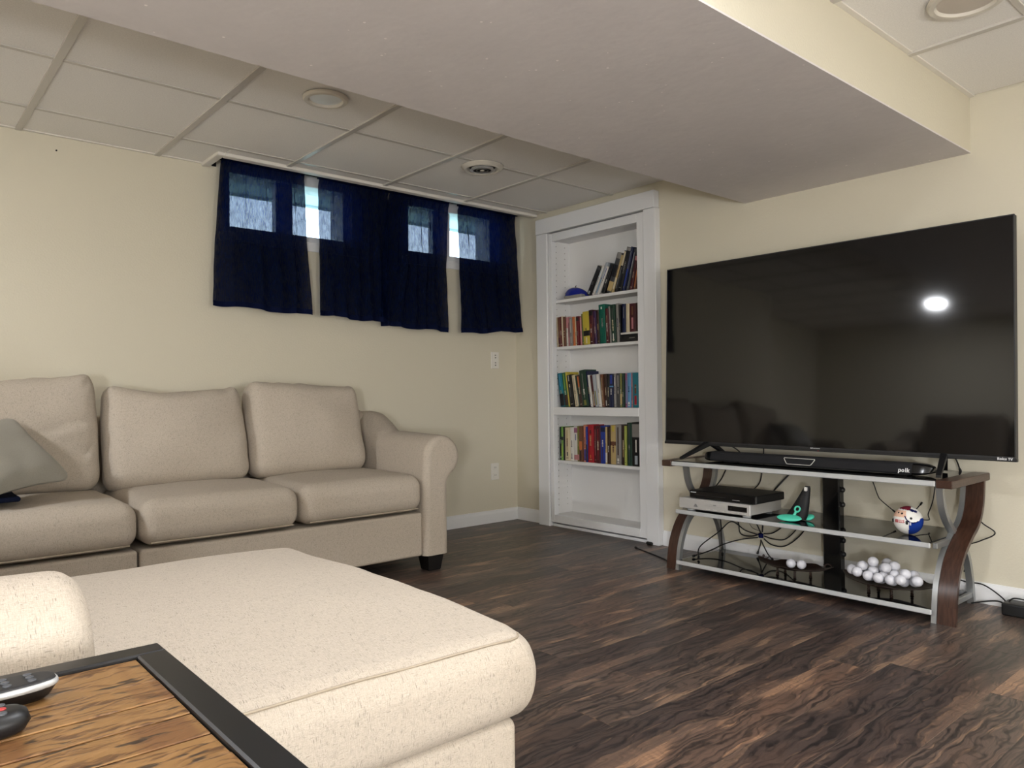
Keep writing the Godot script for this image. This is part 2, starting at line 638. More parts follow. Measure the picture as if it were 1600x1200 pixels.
# a floor lamp with a frosted globe, out of the picture behind the camera
func floor_lamp(at: Vector3, y: float, power: float, label: String) -> void:
	var o := thing("floor_lamp", label, "floor lamp", at)
	var mb := MB.new()
	mb.lathe([Vector2(0, 0), Vector2(0.14, 0), Vector2(0.14, 0.012), Vector2(0.05, 0.022), Vector2(0.014, 0.04), Vector2(0, 0.04)], Vector3.ZERO, 36)
	part("base", mb, M.rod_black, o, 35, false)
	mb = MB.new()
	mb.tube([Vector3(0, 0.03, 0), Vector3(0, y * 0.5, 0), Vector3(0, y - 0.14, 0)], 0.011, 14)
	mb.lathe([Vector2(0, -0.03), Vector2(0.03, -0.03), Vector2(0.045, 0.0), Vector2(0, 0.0)], Vector3(0, y - 0.13, 0), 24)
	part("pole", mb, M.rod_black, o, 35, false)
	mb = MB.new()
	var prof := []
	for k in 17:
		var a := -PI / 2 + PI * k / 16.0
		prof.append(Vector2(0.15 * cos(a), 0.15 * sin(a)))
	mb.lathe(prof, Vector3(0, y, 0), 32)
	part("globe_shade", mb, M.lens_on, o, 60, false)
	var l := OmniLight3D.new()
	l.name = "lamp_light"
	l.light_color = Color(0.97, 0.98, 1.0)
	l.light_energy = power
	l.light_size = 0.14
	l.omni_range = 14.0
	l.omni_attenuation = 2.0
	l.shadow_enabled = true
	l.position = Vector3(0, y, 0)
	o.add_child(l)

const XW := -6.4           # far wall behind the camera's left
const ZS := 6.4            # far wall behind the camera's right
const XC := -3.95          # where the window wall ends
const ZN := -0.75

# ------------------------------------------------------------------ room
func make_floor() -> void:
	var o := struct("floor", "dark rustic wood plank floor running towards the television wall", "floor")
	part("subfloor", bx(Vector3(XW - 0.2, -0.12, ZN - 0.2), Vector3(0.3, -0.012, ZS + 0.2)), M.subfloor, o)
	rng.seed = 4
	var rest := MB.new()
	var shared := {}
	var pw := 0.1524
	var len_ := 1.22
	var k0 := -26
	for k in range(k0, 27):
		var z0 := 2.455 + k * pw
		var z1 := z0 + pw
		if z1 < ZN + 0.01 or z0 > ZS:
			continue
		z0 = maxf(z0, ZN)
		z1 = minf(z1, ZS)
		var xmax := 0.0
		if z1 <= 0.02:
			xmax = XC
		elif z0 < 0.0:
			z0 = 0.0
		var x := xmax - rng.randf_range(0.25, 1.2)
		var hi := xmax
		while hi > XW:
			x = maxf(x, XW)
			var strip := rng.randi() % 6
			var flip := rng.randi() % 2
			var tint := [0, 0, 0, 1, 1, 2][rng.randi() % 6] as int
			var l := hi - x
			if l > 0.02:
				var uv := Rect2(0.0, strip / 6.0 + 0.003, l / len_, 1.0 / 6.0 - 0.006)
				if flip:
					uv = Rect2(l / len_, strip / 6.0 + 0.003, -l / len_, 1.0 / 6.0 - 0.006)
				if (hi + x) * 0.5 > -4.4 and (z0 + z1) * 0.5 > 0 and z0 < 4.9:
					var key := "%d/%d/%.3f/%.3f" % [strip, flip, l, z1 - z0]
					if not shared.has(key):
						var mb := MB.new()
						mb.box(Vector3(-l / 2, -0.012, -(z1 - z0) / 2), Vector3(l / 2, 0.0, (z1 - z0) / 2), 0.0007, uv)
						shared[key] = mb.mesh(20)
					var q := put("plank", shared[key], M["plank_%d" % tint], o)
					q.position = Vector3((hi + x) / 2, 0, (z0 + z1) / 2)
				else:
					rest.box(Vector3(x, -0.012, z0), Vector3(hi, 0, z1), 0.0007, uv)
			hi = x
			x -= len_
	var r := part("plank_field", rest, M.plank_0, o, 20)
	r.set_meta("kind", "stuff")

func make_ceiling() -> void:
	var o := struct("ceiling", "suspended ceiling of off-white square tiles in a white metal grid", "ceiling")
	var deck := MB.new()
	deck.box(Vector3(XW - 0.2, 2.36, ZN - 0.2), Vector3(XC + 0.2, 2.46, ZS + 0.2))
	deck.box(Vector3(XC + 0.2, 2.36, -0.25), Vector3(0.3, 2.46, ZS + 0.2))
	part("deck", deck, M.subfloor, o)
	var xs := [-0.004]
	var k := 0
	while -0.645 - 0.61 * k > XW:
		xs.append(-0.645 - 0.61 * k)
		k += 1
	xs.append(XW)
	var zs := []
	for j in range(-3, 11):
		zs.append(0.345 + 0.61 * j)
	var regions := [Rect2(XW, ZN, XC - XW, 0.345 - ZN), Rect2(XC, 0, -2.21 - XC, 0.345), Rect2(-2.21, 0.25, 2.21, 0.095), Rect2(XW, 0.345, -XW, 1.91 - 0.345), Rect2(XW, 3.01, -XW, ZS - 3.01)]
	var shared := {}
	var g := 0.014
	for r in regions:
		for i in xs.size() - 1:
			for j in zs.size() - 1:
				var c := Rect2(xs[i + 1], zs[j], xs[i] - xs[i + 1], zs[j + 1] - zs[j]).intersection(r)
				if c.size.x < 0.03 or c.size.y < 0.03:
					continue
				var key := "%.3f %.3f" % [c.size.x, c.size.y]
				if not shared.has(key):
					shared[key] = bx(Vector3(-c.size.x / 2 + 0.003, 0.004, -c.size.y / 2 + 0.003), Vector3(c.size.x / 2 - 0.003, 0.018, c.size.y / 2 - 0.003), 0.002).mesh(20)
				var t := put("ceiling_tile", shared[key], M.ceiling_tile, o)
				t.position = Vector3(c.get_center().x, H, c.get_center().y)
		for x in xs:
			if x < -0.01 and x > XW + 0.01 and x > r.position.x + 0.02 and x < r.end.x - 0.02:
				part("grid_bar", bx(Vector3(x - g, H - 0.004, r.position.y), Vector3(x + g, H + 0.005, r.end.y), 0.001), M.grid_metal, o, 20)
		for z in zs:
			if z > r.position.y + 0.02 and z < r.end.y - 0.005 or absf(z - 0.345) < 0.01 and absf(r.position.y - 0.345) < 0.01:
				part("grid_bar", bx(Vector3(r.position.x, H - 0.0004, z - 0.011), Vector3(r.end.x, H + 0.0046, z + 0.011), 0.001), M.grid_metal, o, 20)
	# wall angle: strips along the walls, the soffit and the notch over the windows
	var a := 0.02
	for q in [[XC, 0, -2.21, a], [XW, 3.01, 0, 3.01 + a], [XW, 1.91 - a, 0, 1.91], [XW, ZN, XW + a, ZS], [XW, ZS - a, 0, ZS]]:
		part("wall_angle", bx(Vector3(q[0], H - 0.001, q[1]), Vector3(q[2], H + 0.004, q[3]), 0.0006), M.grid_trim, o, 20)
	# fascia of the raised notch over the windows
	part("notch_fascia", bx(Vector3(-2.21, H - 0.012, 0.205), Vector3(-0.001, H + 0.15, 0.25), 0.003), M.grid_trim, o, 20)
	part("notch_fascia", bx(Vector3(-2.25, H - 0.012, 0.001), Vector3(-2.21, H + 0.15, 0.25), 0.003), M.grid_trim, o, 20)
	part("notch_lid", bx(Vector3(-2.25, H + 0.15, 0.0), Vector3(0, H + 0.165, 0.25)), M.grid_trim, o, 20)

func make_walls() -> void:
	var top := 2.36
	# window wall, with two openings
	var o := struct("wall_north", "cream painted wall with the two small curtained windows", "wall")
	var mb := MB.new()
	var w1 := [-2.13, -1.34]
	var w2 := [-0.95, -0.15]
	var lo := 1.825
	var hi := 2.24
	mb.box(Vector3(XC, 0, -0.25), Vector3(0.3, lo, 0))
	mb.box(Vector3(XC, hi, -0.25), Vector3(0.3, top, 0))
	mb.box(Vector3(XC, lo, -0.25), Vector3(w1[0], hi, 0))
	mb.box(Vector3(w1[1], lo, -0.25), Vector3(w2[0], hi, 0))
	mb.box(Vector3(w2[1], lo, -0.25), Vector3(0.3, hi, 0))
	part("wall_board", mb, M.wall_paint, o, 20)
	var nail := MB.new()
	nail.lathe([Vector2(0, 0), Vector2(0.004, 0), Vector2(0.004, 0.004), Vector2(0, 0.005)], Vector3(-2.93, 2.115, 0), 10, Vector3.BACK)
	part("screw", nail, M.foot_black, o)
	# television wall, with the recess of the bookcase
	o = struct("wall_east", "cream painted wall behind the television and the built-in bookcase", "wall")
	mb = MB.new()
	mb.box(Vector3(0, 0, 0), Vector3(0.3, top, 0.384))
	mb.box(Vector3(0, 0, 1.238), Vector3(0.3, top, ZS + 0.2))
	mb.box(Vector3(0, 2.03, 0.384), Vector3(0.3, top, 1.238))
	mb.box(Vector3(0.2, 0, 0.384), Vector3(0.3, 2.03, 1.238))
	part("wall_board", mb, M.wall_paint, o, 20)
	for q in [["wall_west", "plain cream wall far behind the second sofa", Vector3(XW - 0.2, 0, ZN - 0.2), Vector3(XW, top, ZS + 0.2)],
			["wall_south", "plain cream wall at the near end of the room", Vector3(XW, 0, ZS), Vector3(0, top, ZS + 0.2)],
			["wall_return", "short cream return wall where the window wall ends", Vector3(XC, 0, ZN), Vector3(XC + 0.2, top, -0.25)],
			["wall_alcove", "cream back wall of the deeper part of the room", Vector3(XW, 0, ZN - 0.2), Vector3(XC + 0.2, top, ZN)]]:
		var w := struct(q[0], q[1], "wall")
		part("wall_board", bx(q[2], q[3]), M.wall_paint, w, 20)
	# soffit
	o = struct("wall_soffit", "long boxed-in soffit crossing the ceiling, cream side and grey underside", "soffit")
	mb = MB.new()
	mb.box(Vector3(XW, 1.946, 1.91), Vector3(0, top, 3.01))
	part("side_board", mb, M.wall_paint, o, 20)
	part("underside_board", bx(Vector3(XW, 1.940, 1.91), Vector3(0, 1.946, 3.01)), M.soffit_paint, o, 20)
	# baseboards
	for q in [["baseboard_north", "white baseboard along the window wall", Vector3(XC, 0, 0), Vector3(0, 0, 0), Vector3.BACK],
			["baseboard_east", "white baseboard along the television wall", Vector3(0, 0, 1.333), Vector3(0, 0, ZS), Vector3.LEFT],
			["baseboard_corner", "short white baseboard between the corner and the bookcase", Vector3(0, 0, 0.012), Vector3(0, 0, 0.282), Vector3.LEFT]]:
		var b := struct(q[0], q[1], "baseboard")
		mb = MB.new()
		var n: Vector3 = q[4]
		var ring := func(at: Vector3) -> Array:
			var out := []
			for s in [Vector2(0, 0), Vector2(0.014, 0), Vector2(0.014, 0.062), Vector2(0.011, 0.07), Vector2(0.008, 0.078), Vector2(0.006, 0.086), Vector2(0, 0.088)]:
				out.append(at + n * s.x + Vector3.UP * s.y)
			return out
		mb.loft([ring.call(q[2]), ring.call(q[3])])
		part("board", mb, M.trim_white, b, 25)

func make_window(idx: int, x0: float, x1: float, p0: float, p1: float, p2: float, p3: float) -> void:
	var o := struct("window_%d" % idx, ["white sliding basement window behind the two left curtains", "white sliding basement window behind the two right curtains"][idx - 1], "window")
	var lo := 1.825
	var hi := 2.24
	var pb := 1.876
	var pt := 2.172
	var f := MB.new()
	f.box(Vector3(x0, lo, -0.2), Vector3(p0, hi, -0.03), 0.004)
	f.box(Vector3(p3, lo, -0.2), Vector3(x1, hi, -0.03), 0.004)
	f.box(Vector3(p0, lo, -0.2), Vector3(p3, pb - 0.004, -0.03), 0.004)
	f.box(Vector3(p0, pt, -0.2), Vector3(p3, hi, -0.03), 0.004)
	part("frame", f, M.frame_vinyl, o, 30)
	part("meeting_rail", bx(Vector3(p1, pb - 0.004, -0.12), Vector3(p2, pt, -0.06), 0.004), M.frame_vinyl, o, 30)
	part("pane", bx(Vector3(p0, pb - 0.004, -0.085), Vector3(p1, pt, -0.081)), M.window_glass, o, 30)
	part("pane", bx(Vector3(p2, pb - 0.004, -0.115), Vector3(p3, pt, -0.111)), M.window_glass, o, 30)
	part("apron", bx(Vector3(x0 - 0.03, 1.776, 0), Vector3(x1 + 0.03, 1.826, 0.012), 0.003), M.trim_white, o, 30)
	part("stool", bx(Vector3(x0, 1.825, -0.03), Vector3(x1, 1.833, 0.012), 0.002), M.trim_white, o, 30)

func make_outside() -> void:
	# what the two windows look out on: a lawn at sill height, shrubs and the eave of the house
	var o := struct("lawn", "pale green lawn outside the basement windows", "lawn")
	part("turf", bx(Vector3(-3.7, 1.5, -40), Vector3(16, 1.70, -0.3)), M.lawn, o)
	o = struct("eave", "grey roof eave above the basement windows outside", "eave")
	part("soffit_board", bx(Vector3(-9, 2.50, -1.64), Vector3(7, 2.60, -0.26), 0.01), M.eave_grey, o)
	part("fascia_board", bx(Vector3(-9, 2.48, -1.67), Vector3(7, 2.66, -1.64), 0.005), M.eave_grey, o)
	rng.seed = 31
	for q in [[0.6, -6.5, 1.5, "rounded green garden shrub outside the left window"], [3.4, -6.0, 1.4, "rounded green garden shrub outside the right window"]]:
		var s := thing("garden_shrub", q[3], "shrub", Vector3(q[0], 1.70, q[1]), "shrubs on the lawn outside")
		var stem := MB.new()
		stem.tube([Vector3(0, 0, 0), Vector3(0.02, 0.3, 0), Vector3(0, 0.6, 0.02)], 0.03, 8, 0.015)
		part("stem", stem, M.bronze, s, 40, false)
		var leaf := MB.new()
		leaf.sheet([[Vector3(-0.03, 0, 0), Vector3(-0.02, 0.06, 0.01), Vector3(0, 0.12, 0)], [Vector3(0, 0, 0.012), Vector3(0, 0.06, 0.02), Vector3(0.001, 0.12, 0)], [Vector3(0.03, 0, 0), Vector3(0.02, 0.06, 0.01), Vector3(0.002, 0.12, 0)]])
		var mm := MultiMesh.new()
		mm.transform_format = MultiMesh.TRANSFORM_3D
		mm.mesh = leaf.mesh(60)
		mm.instance_count = 1600
		for i in mm.instance_count:
			var d := Vector3(rng.randfn(), rng.randfn(), rng.randfn()).normalized()
			var at := d * rng.randf_range(0.35, 0.62) * Vector3(1, 0.8, 1) + Vector3(0, 0.62, 0)
			mm.set_instance_transform(i, Transform3D(Basis.from_euler(Vector3(rng.randf() * TAU, rng.randf() * TAU, rng.randf() * TAU)), at))
		var lv := MultiMeshInstance3D.new()
		lv.multimesh = mm
		lv.material_override = M.leaf_green
		lv.name = "foliage"
		lv.set_meta("kind", "stuff")
		s.add_child(lv)

func make_vent() -> void:
	var o := thing("ceiling_vent", "round white ceiling air vent with concentric metal rings", "air vent", Vector3(-1.03, H - 0.035, 0.91))
	var mb := MB.new()
	mb.lathe([Vector2(0.118, 0.036), Vector2(0.118, 0.0325), Vector2(0.110, 0.022), Vector2(0.096, 0.015), Vector2(0.084, 0.018), Vector2(0.079, 0.028), Vector2(0.078, 0.036)], Vector3.ZERO, 48)
	part("flange", mb, M.vent_white, o, 35, false)
	mb = MB.new()
	mb.lathe([Vector2(0.0, 0.036), Vector2(0.078, 0.036), Vector2(0.078, 0.0345), Vector2(0.0, 0.0345)], Vector3.ZERO, 40)
	part("throat", mb, M.foot_black, o, 30, false)
	for r in [0.066, 0.048, 0.03]:
		mb = MB.new()
		mb.lathe([Vector2(r + 0.004, 0.013), Vector2(r + 0.0025, 0.012), Vector2(r - 0.005, 0.023), Vector2(r - 0.0035, 0.0245)], Vector3.ZERO, 40)
		mb.loft([[Vector3(0, 0, 0), Vector3(0.0001, 0, 0), Vector3(0, 0, 0.0001)], [Vector3(0, 0.001, 0), Vector3(0.0001, 0.001, 0), Vector3(0, 0.001, 0.0001)]])
		part("ring", mb, M.vent_metal, o, 35, false)
	mb = MB.new()
	mb.lathe([Vector2(0, 0.010), Vector2(0.010, 0.010), Vector2(0.014, 0.014), Vector2(0.010, 0.03), Vector2(0, 0.03)], Vector3.ZERO, 24)
	part("knob", mb, M.vent_white, o, 35, false)

func make_outlet(called: String, label: String, category: String, at: Vector3, switches: bool) -> void:
	var o := thing(called, label, category, at)
	var mb := MB.new()
	mb.box(Vector3(-0.037, -0.06, 0), Vector3(0.037, 0.06, 0.006), 0.003)
	part("cover_plate", mb, M.outlet_white, o, 30, false)
	for sy in [-0.027, 0.027]:
		if switches:
			var f := MB.new()
			f.box(Vector3(-0.014, sy - 0.018, 0.005), Vector3(0.014, sy + 0.018, 0.0085), 0.002)
			part("insert", f, M.outlet_white, o, 30, false)
			for k in [-0.009, 0.009]:
				var s := MB.new()
				s.lathe([Vector2(0, 0), Vector2(0.0035, 0), Vector2(0.0035, 0.006), Vector2(0, 0.0065)], Vector3(0, sy + k, 0.007), 12, Vector3.BACK)
				part("jack", s, M.outlet_slot, o, 30, false)
		else:
			var f := MB.new()
			f.box(Vector3(-0.017, sy - 0.016, 0.005), Vector3(0.017, sy + 0.016, 0.009), 0.003)
			part("receptacle", f, M.outlet_white, o, 30, false)
			for k in [-0.006, 0.006]:
				part("slot", bx(Vector3(k - 0.0012, sy - 0.004, 0.0085), Vector3(k + 0.0012, sy + 0.007, 0.0096)), M.outlet_slot, o, 30, false)

# ------------------------------------------------------------------ curtains
func make_curtains() -> void:
	var rod := thing("curtain_rod", "thin black curtain rod across both windows", "curtain rod", Vector3(-1.14, 2.214, 0.07))
	var mb := MB.new()
	mb.tube([Vector3(-2.19, 2.214, 0.07), Vector3(-1.14, 2.214, 0.07), Vector3(-0.055, 2.214, 0.07)], 0.007, 12)
	part("pole", mb, M.rod_black, rod)
	for x in [-2.2, -0.045]:
		mb = MB.new()
		var s := -1.0 if x < -1 else 1.0
		mb.lathe([Vector2(0.006, -0.012), Vector2(0.011, -0.009), Vector2(0.012, 0.0), Vector2(0.009, 0.01), Vector2(0, 0.014)], Vector3(x, 2.214, 0.07), 16, Vector3(s, 0, 0))
		part("finial", mb, M.rod_black, rod)
	for x in [-2.183, -0.0625]:
		mb = MB.new()
		mb.tube([Vector3(x, 2.214, 0.0), Vector3(x, 2.214, 0.04), Vector3(x, 2.205, 0.066)], 0.005, 8)
		mb.box(Vector3(x - 0.012, 2.18, 0.0), Vector3(x + 0.012, 2.245, 0.005), 0.001)
		part("bracket", mb, M.rod_black, rod)
	# top left/right, bottom left/right (x), bottom height left/right, number of folds, seed
	var list := [
		[-2.172, -1.695, -2.222, -1.652, 1.412, 1.386, 5.0, 1, "navy blue curtain panel at far left, flaring towards its hem"],
		[-1.598, -1.126, -1.606, -1.135, 1.394, 1.366, 5.5, 2, "navy blue curtain panel just right of the first window gap"],
		[-1.110, -0.648, -1.170, -0.680, 1.352, 1.336, 6.0, 3, "navy blue curtain panel overlapping its neighbour, left of the narrow window gap"],
		[-0.570, -0.070, -0.560, -0.012, 1.330, 1.368, 4.5, 4, "navy blue curtain panel nearest the bookcase corner"]]
	var pleats := [[[0.30, 0.03, 0.55], [0.52, 0.06, 0.42], [0.66, 0.1, 0.5], [0.88, 0.02, 0.6]], [[0.22, 0.0, 0.5], [0.62, 0.05, 0.9], [0.78, 0.02, 0.8]], [[0.22, -0.02, 0.8], [0.52, 0.12, 0.55], [0.56, 0.55, 0.55], [0.82, 0.15, 0.45]], [[0.12, 0.1, 0.45], [0.48, 0.0, 0.5], [0.72, 0.05, 0.6]]]
	for q in list:
		var o := thing("curtain", q[8], "curtain", Vector3((q[0] + q[1]) / 2, 2.214, 0.07), "navy curtain panels on one rod")
		var nz := noise(70 + q[7], 1.6, 2)
		var at := func(s: float, t: float) -> Vector3:
			# s across, t from the top (0) down to the hem (1)
			var x := lerpf(lerpf(q[0], q[1], s), lerpf(q[2], q[3], s), t)
			var y := lerpf(2.245, lerpf(q[4], q[5], s), t) - 0.006 * sin(s * 11.0 + q[7]) * t
			var a := lerpf(0.005, 0.010, smoothstep(0.0, 0.6, t))
			var ph: float = s * TAU * q[6] + 1.6 * nz.get_noise_2d(s * 1.2, t * 0.5) * 2.0 + q[7]
			var z := 0.070 + a * sin(ph) + 0.006 * nz.get_noise_2d(s * 4.0, t * 3.0)
			z += 0.014 * smoothstep(0.5, 1.0, t)
			if t < 0.09:
				z = lerpf(0.082, z, smoothstep(0.05, 0.09, t)) + 0.003 * sin(s * 60.0 + q[7])
			x += 0.004 * cos(ph)
			# narrow pleats where the cloth doubles over itself, fading towards the hem
			for fo in pleats[q[7] - 1]:
				var u: float = (s - fo[0] - fo[1] * t) / 0.013
				if absf(u) < 5.0:
					var fade := smoothstep(0.05, 0.12, t) * (1.0 - smoothstep(fo[2] - 0.15, fo[2], t))
					x -= 0.0105 * u * exp(-u * u / 2.0) * fade
					z -= 0.0042 * u * exp(-u * u / 2.0) * fade
			if q[7] == 3:          # its near edge hangs behind the neighbouring panel
				z -= 0.034 * smoothstep(0.06, 0.2, t) * (1.0 - smoothstep(0.1, 0.3, s))
			return Vector3(x, y, z)
		var g := []
		for i in 221:
			var row := []
			for j in 41:
				row.append(at.call(i / 220.0, 0.035 + 0.945 * j / 40.0))
			g.append(row)
		mb = MB.new()
		mb.sheet(g, Vector2(1.1, 1.8))
		part("cloth", mb, M.curtain_cloth, o, 80)
		# the doubled cloth of rod pocket and hem
		for e in [[0.0, 0.05, "rod_pocket"], [0.965, 1.0, "hem"]]:
			g = []
			for i in 81:
				var row := []
				for j in 7:
					var pt: Vector3 = at.call(i / 80.0, lerpf(e[0], e[1], j / 6.0))
					row.append(pt + Vector3(0, 0, 0.0025))
				if e[2] == "rod_pocket":
					for j in 7:
						var pt: Vector3 = at.call(i / 80.0, lerpf(e[1], e[0], j / 6.0))
						row.append(Vector3(pt.x, pt.y, 0.058))
				g.append(row)
			mb = MB.new()
			mb.sheet(g, Vector2(1.1, 0.1))
			part(e[2], mb, M.curtain_hem, o, 80)

# ------------------------------------------------------------------ bookcase
const BZ0 := 0.43          # opening of the bookcase
const BZ1 := 1.182
const BX := -0.040         # its face
const BD := 0.155          # its back

func make_bookcase() -> void:
	# casing of the opening
	var c := struct("trim_1", "wide white casing framing the built-in bookcase", "door casing")
	part("side_casing", bx(Vector3(-0.05, 0, 0.283), Vector3(0, 2.027, 0.391), 0.003), M.trim_white, c, 25)
	part("side_casing", bx(Vector3(-0.05, 0, 1.240), Vector3(0, 2.027, 1.332), 0.003), M.trim_white, c, 25)
	part("head_casing", bx(Vector3(-0.052, 2.029, 0.279), Vector3(0, 2.133, 1.326), 0.003), M.trim_white, c, 25)
	part("threshold", bx(Vector3(-0.024, 0, 0.392), Vector3(0.03, 0.018, 1.239), 0.002), M.trim_white, c, 25)
	var o := thing("bookcase", "white built-in bookcase with five shelves set into the wall", "bookcase", Vector3(0, 0, 0.79))
	part("back_panel", bx(Vector3(BD, 0.03, 0.385), Vector3(BD + 0.015, 2.015, 1.222)), M.shelf_white, o, 25)
	for z in [0.390, 1.201]:
		var m := bx(Vector3(0.0, 0.03, z), Vector3(BD, 2.015, z + 0.018))
		part("side_panel", m, M.shelf_white, o, 25)
	part("top_panel", bx(Vector3(0.0, 1.975, 0.405), Vector3(BD, 1.995, 1.201)), M.shelf_white, o, 25)
	# face frame
	part("stile", bx(Vector3(BX, 0.03, 0.396), Vector3(0.0, 2.018, BZ0), 0.002), M.trim_white, o, 25)
	part("stile", bx(Vector3(BX, 0.03, BZ1), Vector3(0.0, 2.018, 1.235), 0.002), M.trim_white, o, 25)
	part("top_rail", bx(Vector3(BX, 1.963, BZ0), Vector3(0.0, 2.018, BZ1), 0.002), M.trim_white, o, 25)
	part("middle_rail", bx(Vector3(BX, 0.768, BZ0), Vector3(0.0, 0.822, BZ1), 0.002), M.trim_white, o, 25)
	part("bottom_rail", bx(Vector3(BX, 0.03, BZ0), Vector3(0.0, 0.083, BZ1), 0.002), M.trim_white, o, 25)
	part("shelf", bx(Vector3(0.0, 0.062, 0.408), Vector3(BD, 0.082, 1.201)), M.shelf_white, o, 25)
	part("shelf", bx(Vector3(0.0, 0.802, 0.408), Vector3(BD, 0.821, 1.201)), M.shelf_white, o, 25)
	for y in [1.56, 1.237, 0.455]:
		part("shelf", bx(Vector3(0.0, y - 0.02, 0.409), Vector3(BD, y, 1.200), 0.0015), M.shelf_white, o, 25)
	# peg holes in the left side
	var pegs := MB.new()
	for x in [0.025, 0.11]:
		for k in 46:
			var y := 0.14 + k * 0.04
			if absf(y - 0.8) > 0.06:
				pegs.lathe([Vector2(0, 0), Vector2(0.0028, 0), Vector2(0.0028, 0.0006), Vector2(0, 0.0008)], Vector3(x, y, 0.408), 8, Vector3.BACK)
	var pg := part("peg_holes", pegs, M.outlet_slot, o)
	pg.set_meta("kind", "stuff")
	var cs := thing("caster", "small dark caster under the right foot of the bookcase door", "caster", Vector3(-0.062, 0.0, 1.27))
	var mb := MB.new()
	mb.lathe([Vector2(0, -0.02), Vector2(0.008, -0.02), Vector2(0.01, -0.015), Vector2(0.01, 0.015), Vector2(0.008, 0.02), Vector2(0, 0.02)], Vector3(0, 0.01, 0), 16, Vector3.BACK)
	part("wheel", mb, M.foot_black, cs, 35, false)

const SHADES := {
	"black": [24, 23, 24], "dark brown": [58, 38, 32], "brown": [112, 72, 50], "tan": [196, 170, 116], "cream": [222, 206, 172], "white": [226, 222, 214], "grey": [140, 136, 132], "dark grey": [70, 70, 72],
	"red": [170, 34, 44], "dark red": [104, 28, 34], "maroon": [78, 30, 36], "pink": [196, 128, 132], "orange": [206, 116, 60], "peach": [218, 140, 112], "yellow": [206, 186, 66], "lime": [120, 168, 70], "olive": [122, 122, 56],
	"dark green": [28, 58, 44], "green": [52, 104, 66], "emerald": [12, 96, 78], "teal": [30, 122, 138], "light blue": [92, 150, 190], "blue": [36, 58, 150], "navy": [24, 32, 66], "purple": [60, 38, 76], "silver": [178, 184, 190], "yellow green": [168, 176, 84], "orchid": [158, 98, 130]}

func shade(c: String) -> StandardMaterial3D:
	var key := "book_" + c
	if not M.has(key):
		var a: Array = SHADES[c]
		mat(key, srgb(int(a[0] * 0.9 + 4), int(a[1] * 0.9 + 4), int(a[2] * 0.9 + 4)), 0.42, 0, 0.4)
	return M[key]

# one book standing on its tail: spine towards -x, thickness along z from 0 to w
func book(label: String, group: String, at: Vector3, w: float, h: float, d: float, c: String, accents: Array, lean := 0.0, pages_out := false) -> void:
	var o := thing("book", label, "book", at, group)
	o.rotation.x = lean
	var bd := minf(0.0026, w * 0.22)
	var mb := MB.new()
	var ring := func(y: float) -> Array:
		var out := []
		var n := 6
		for k in n + 1:            # rounded spine
			var an := PI * k / n
			out.append(Vector3(-0.004 * sin(an) + 0.002, y, w / 2 - cos(an) * w / 2))
		for q in [Vector2(d, w), Vector2(d, w - bd), Vector2(0.004, w - bd), Vector2(0.004, bd), Vector2(d, bd), Vector2(d, 0)]:
			out.append(Vector3(q.x, y, q.y))
		return out
	# a C-shaped cover: built as walls and two lids
	var a: Array = ring.call(0.0)
	var b: Array = ring.call(h)
	if not pages_out:
		mb.loft([a, b], false)
		for y in [0.0, h]:
			var r: Array = ring.call(y)
			var nn := r.size()
			# spine slab, then the two boards
			for k in 6:
				mb.tri(r[k], r[k + 1], Vector3(0.004, y, w / 2))
			mb.quad(r[6], r[7], r[8], r[9])
			mb.quad(r[10], r[11], r[12], r[0])
			mb.tri(r[6], r[9], Vector3(0.004, y, w / 2))
			mb.tri(r[0], r[10], Vector3(0.004, y, w / 2))
		part("cover", mb, shade(c), o, 50, false)
		part("pages", bx(Vector3(0.0042, 0.004, bd * 1.02), Vector3(d - 0.005, h - 0.004, w - bd * 1.02)), M.paper, o, 30, false)
	else:
		mb.box(Vector3(0, 0, 0), Vector3(d, h, bd))
		mb.box(Vector3(0, 0, w - bd), Vector3(d, h, w))
		mb.box(Vector3(d - 0.003, 0, bd), Vector3(d, h, w - bd))
		part("cover", mb, shade(c), o, 30, false)
		part("pages", bx(Vector3(0.004, 0.003, bd * 1.02), Vector3(d - 0.0032, h - 0.003, w - bd * 1.02)), M.paper, o, 30, false)
	# printed bands on the spine: [from, to (of the height), shade]
	for q in accents:
		var e := MB.new()
		var ins: float = q[3] if q.size() > 3 else 0.0
		var outl := func(y: float) -> Array:
			var out := []
			for k in 7:
				var an := PI * k / 6
				out.append(Vector3(-0.0042 * sin(an) + 0.0018, y, w / 2 - cos(an) * (w / 2 + 0.0002) * (1.0 - ins)))
			for k in 7:
				var an := PI * (6 - k) / 6
				out.append(Vector3(-0.0036 * sin(an) + 0.002, y, w / 2 - cos(an) * (w / 2 - 0.0004) * (1.0 - ins)))
			return out
		e.loft([outl.call(h * q[0]), outl.call(h * q[1])])
		part("spine_band", e, shade(q[2]), o, 40, false)

func ordinal(n: int) -> String:
	return ["first", "second", "third", "fourth", "fifth", "sixth", "seventh", "eighth", "ninth", "tenth", "eleventh", "twelfth", "thirteenth", "fourteenth", "fifteenth", "sixteenth", "seventeenth", "eighteenth", "nineteenth", "twentieth", "twenty-first", "twenty-second", "twenty-third", "twenty-fourth", "twenty-fifth"][n]

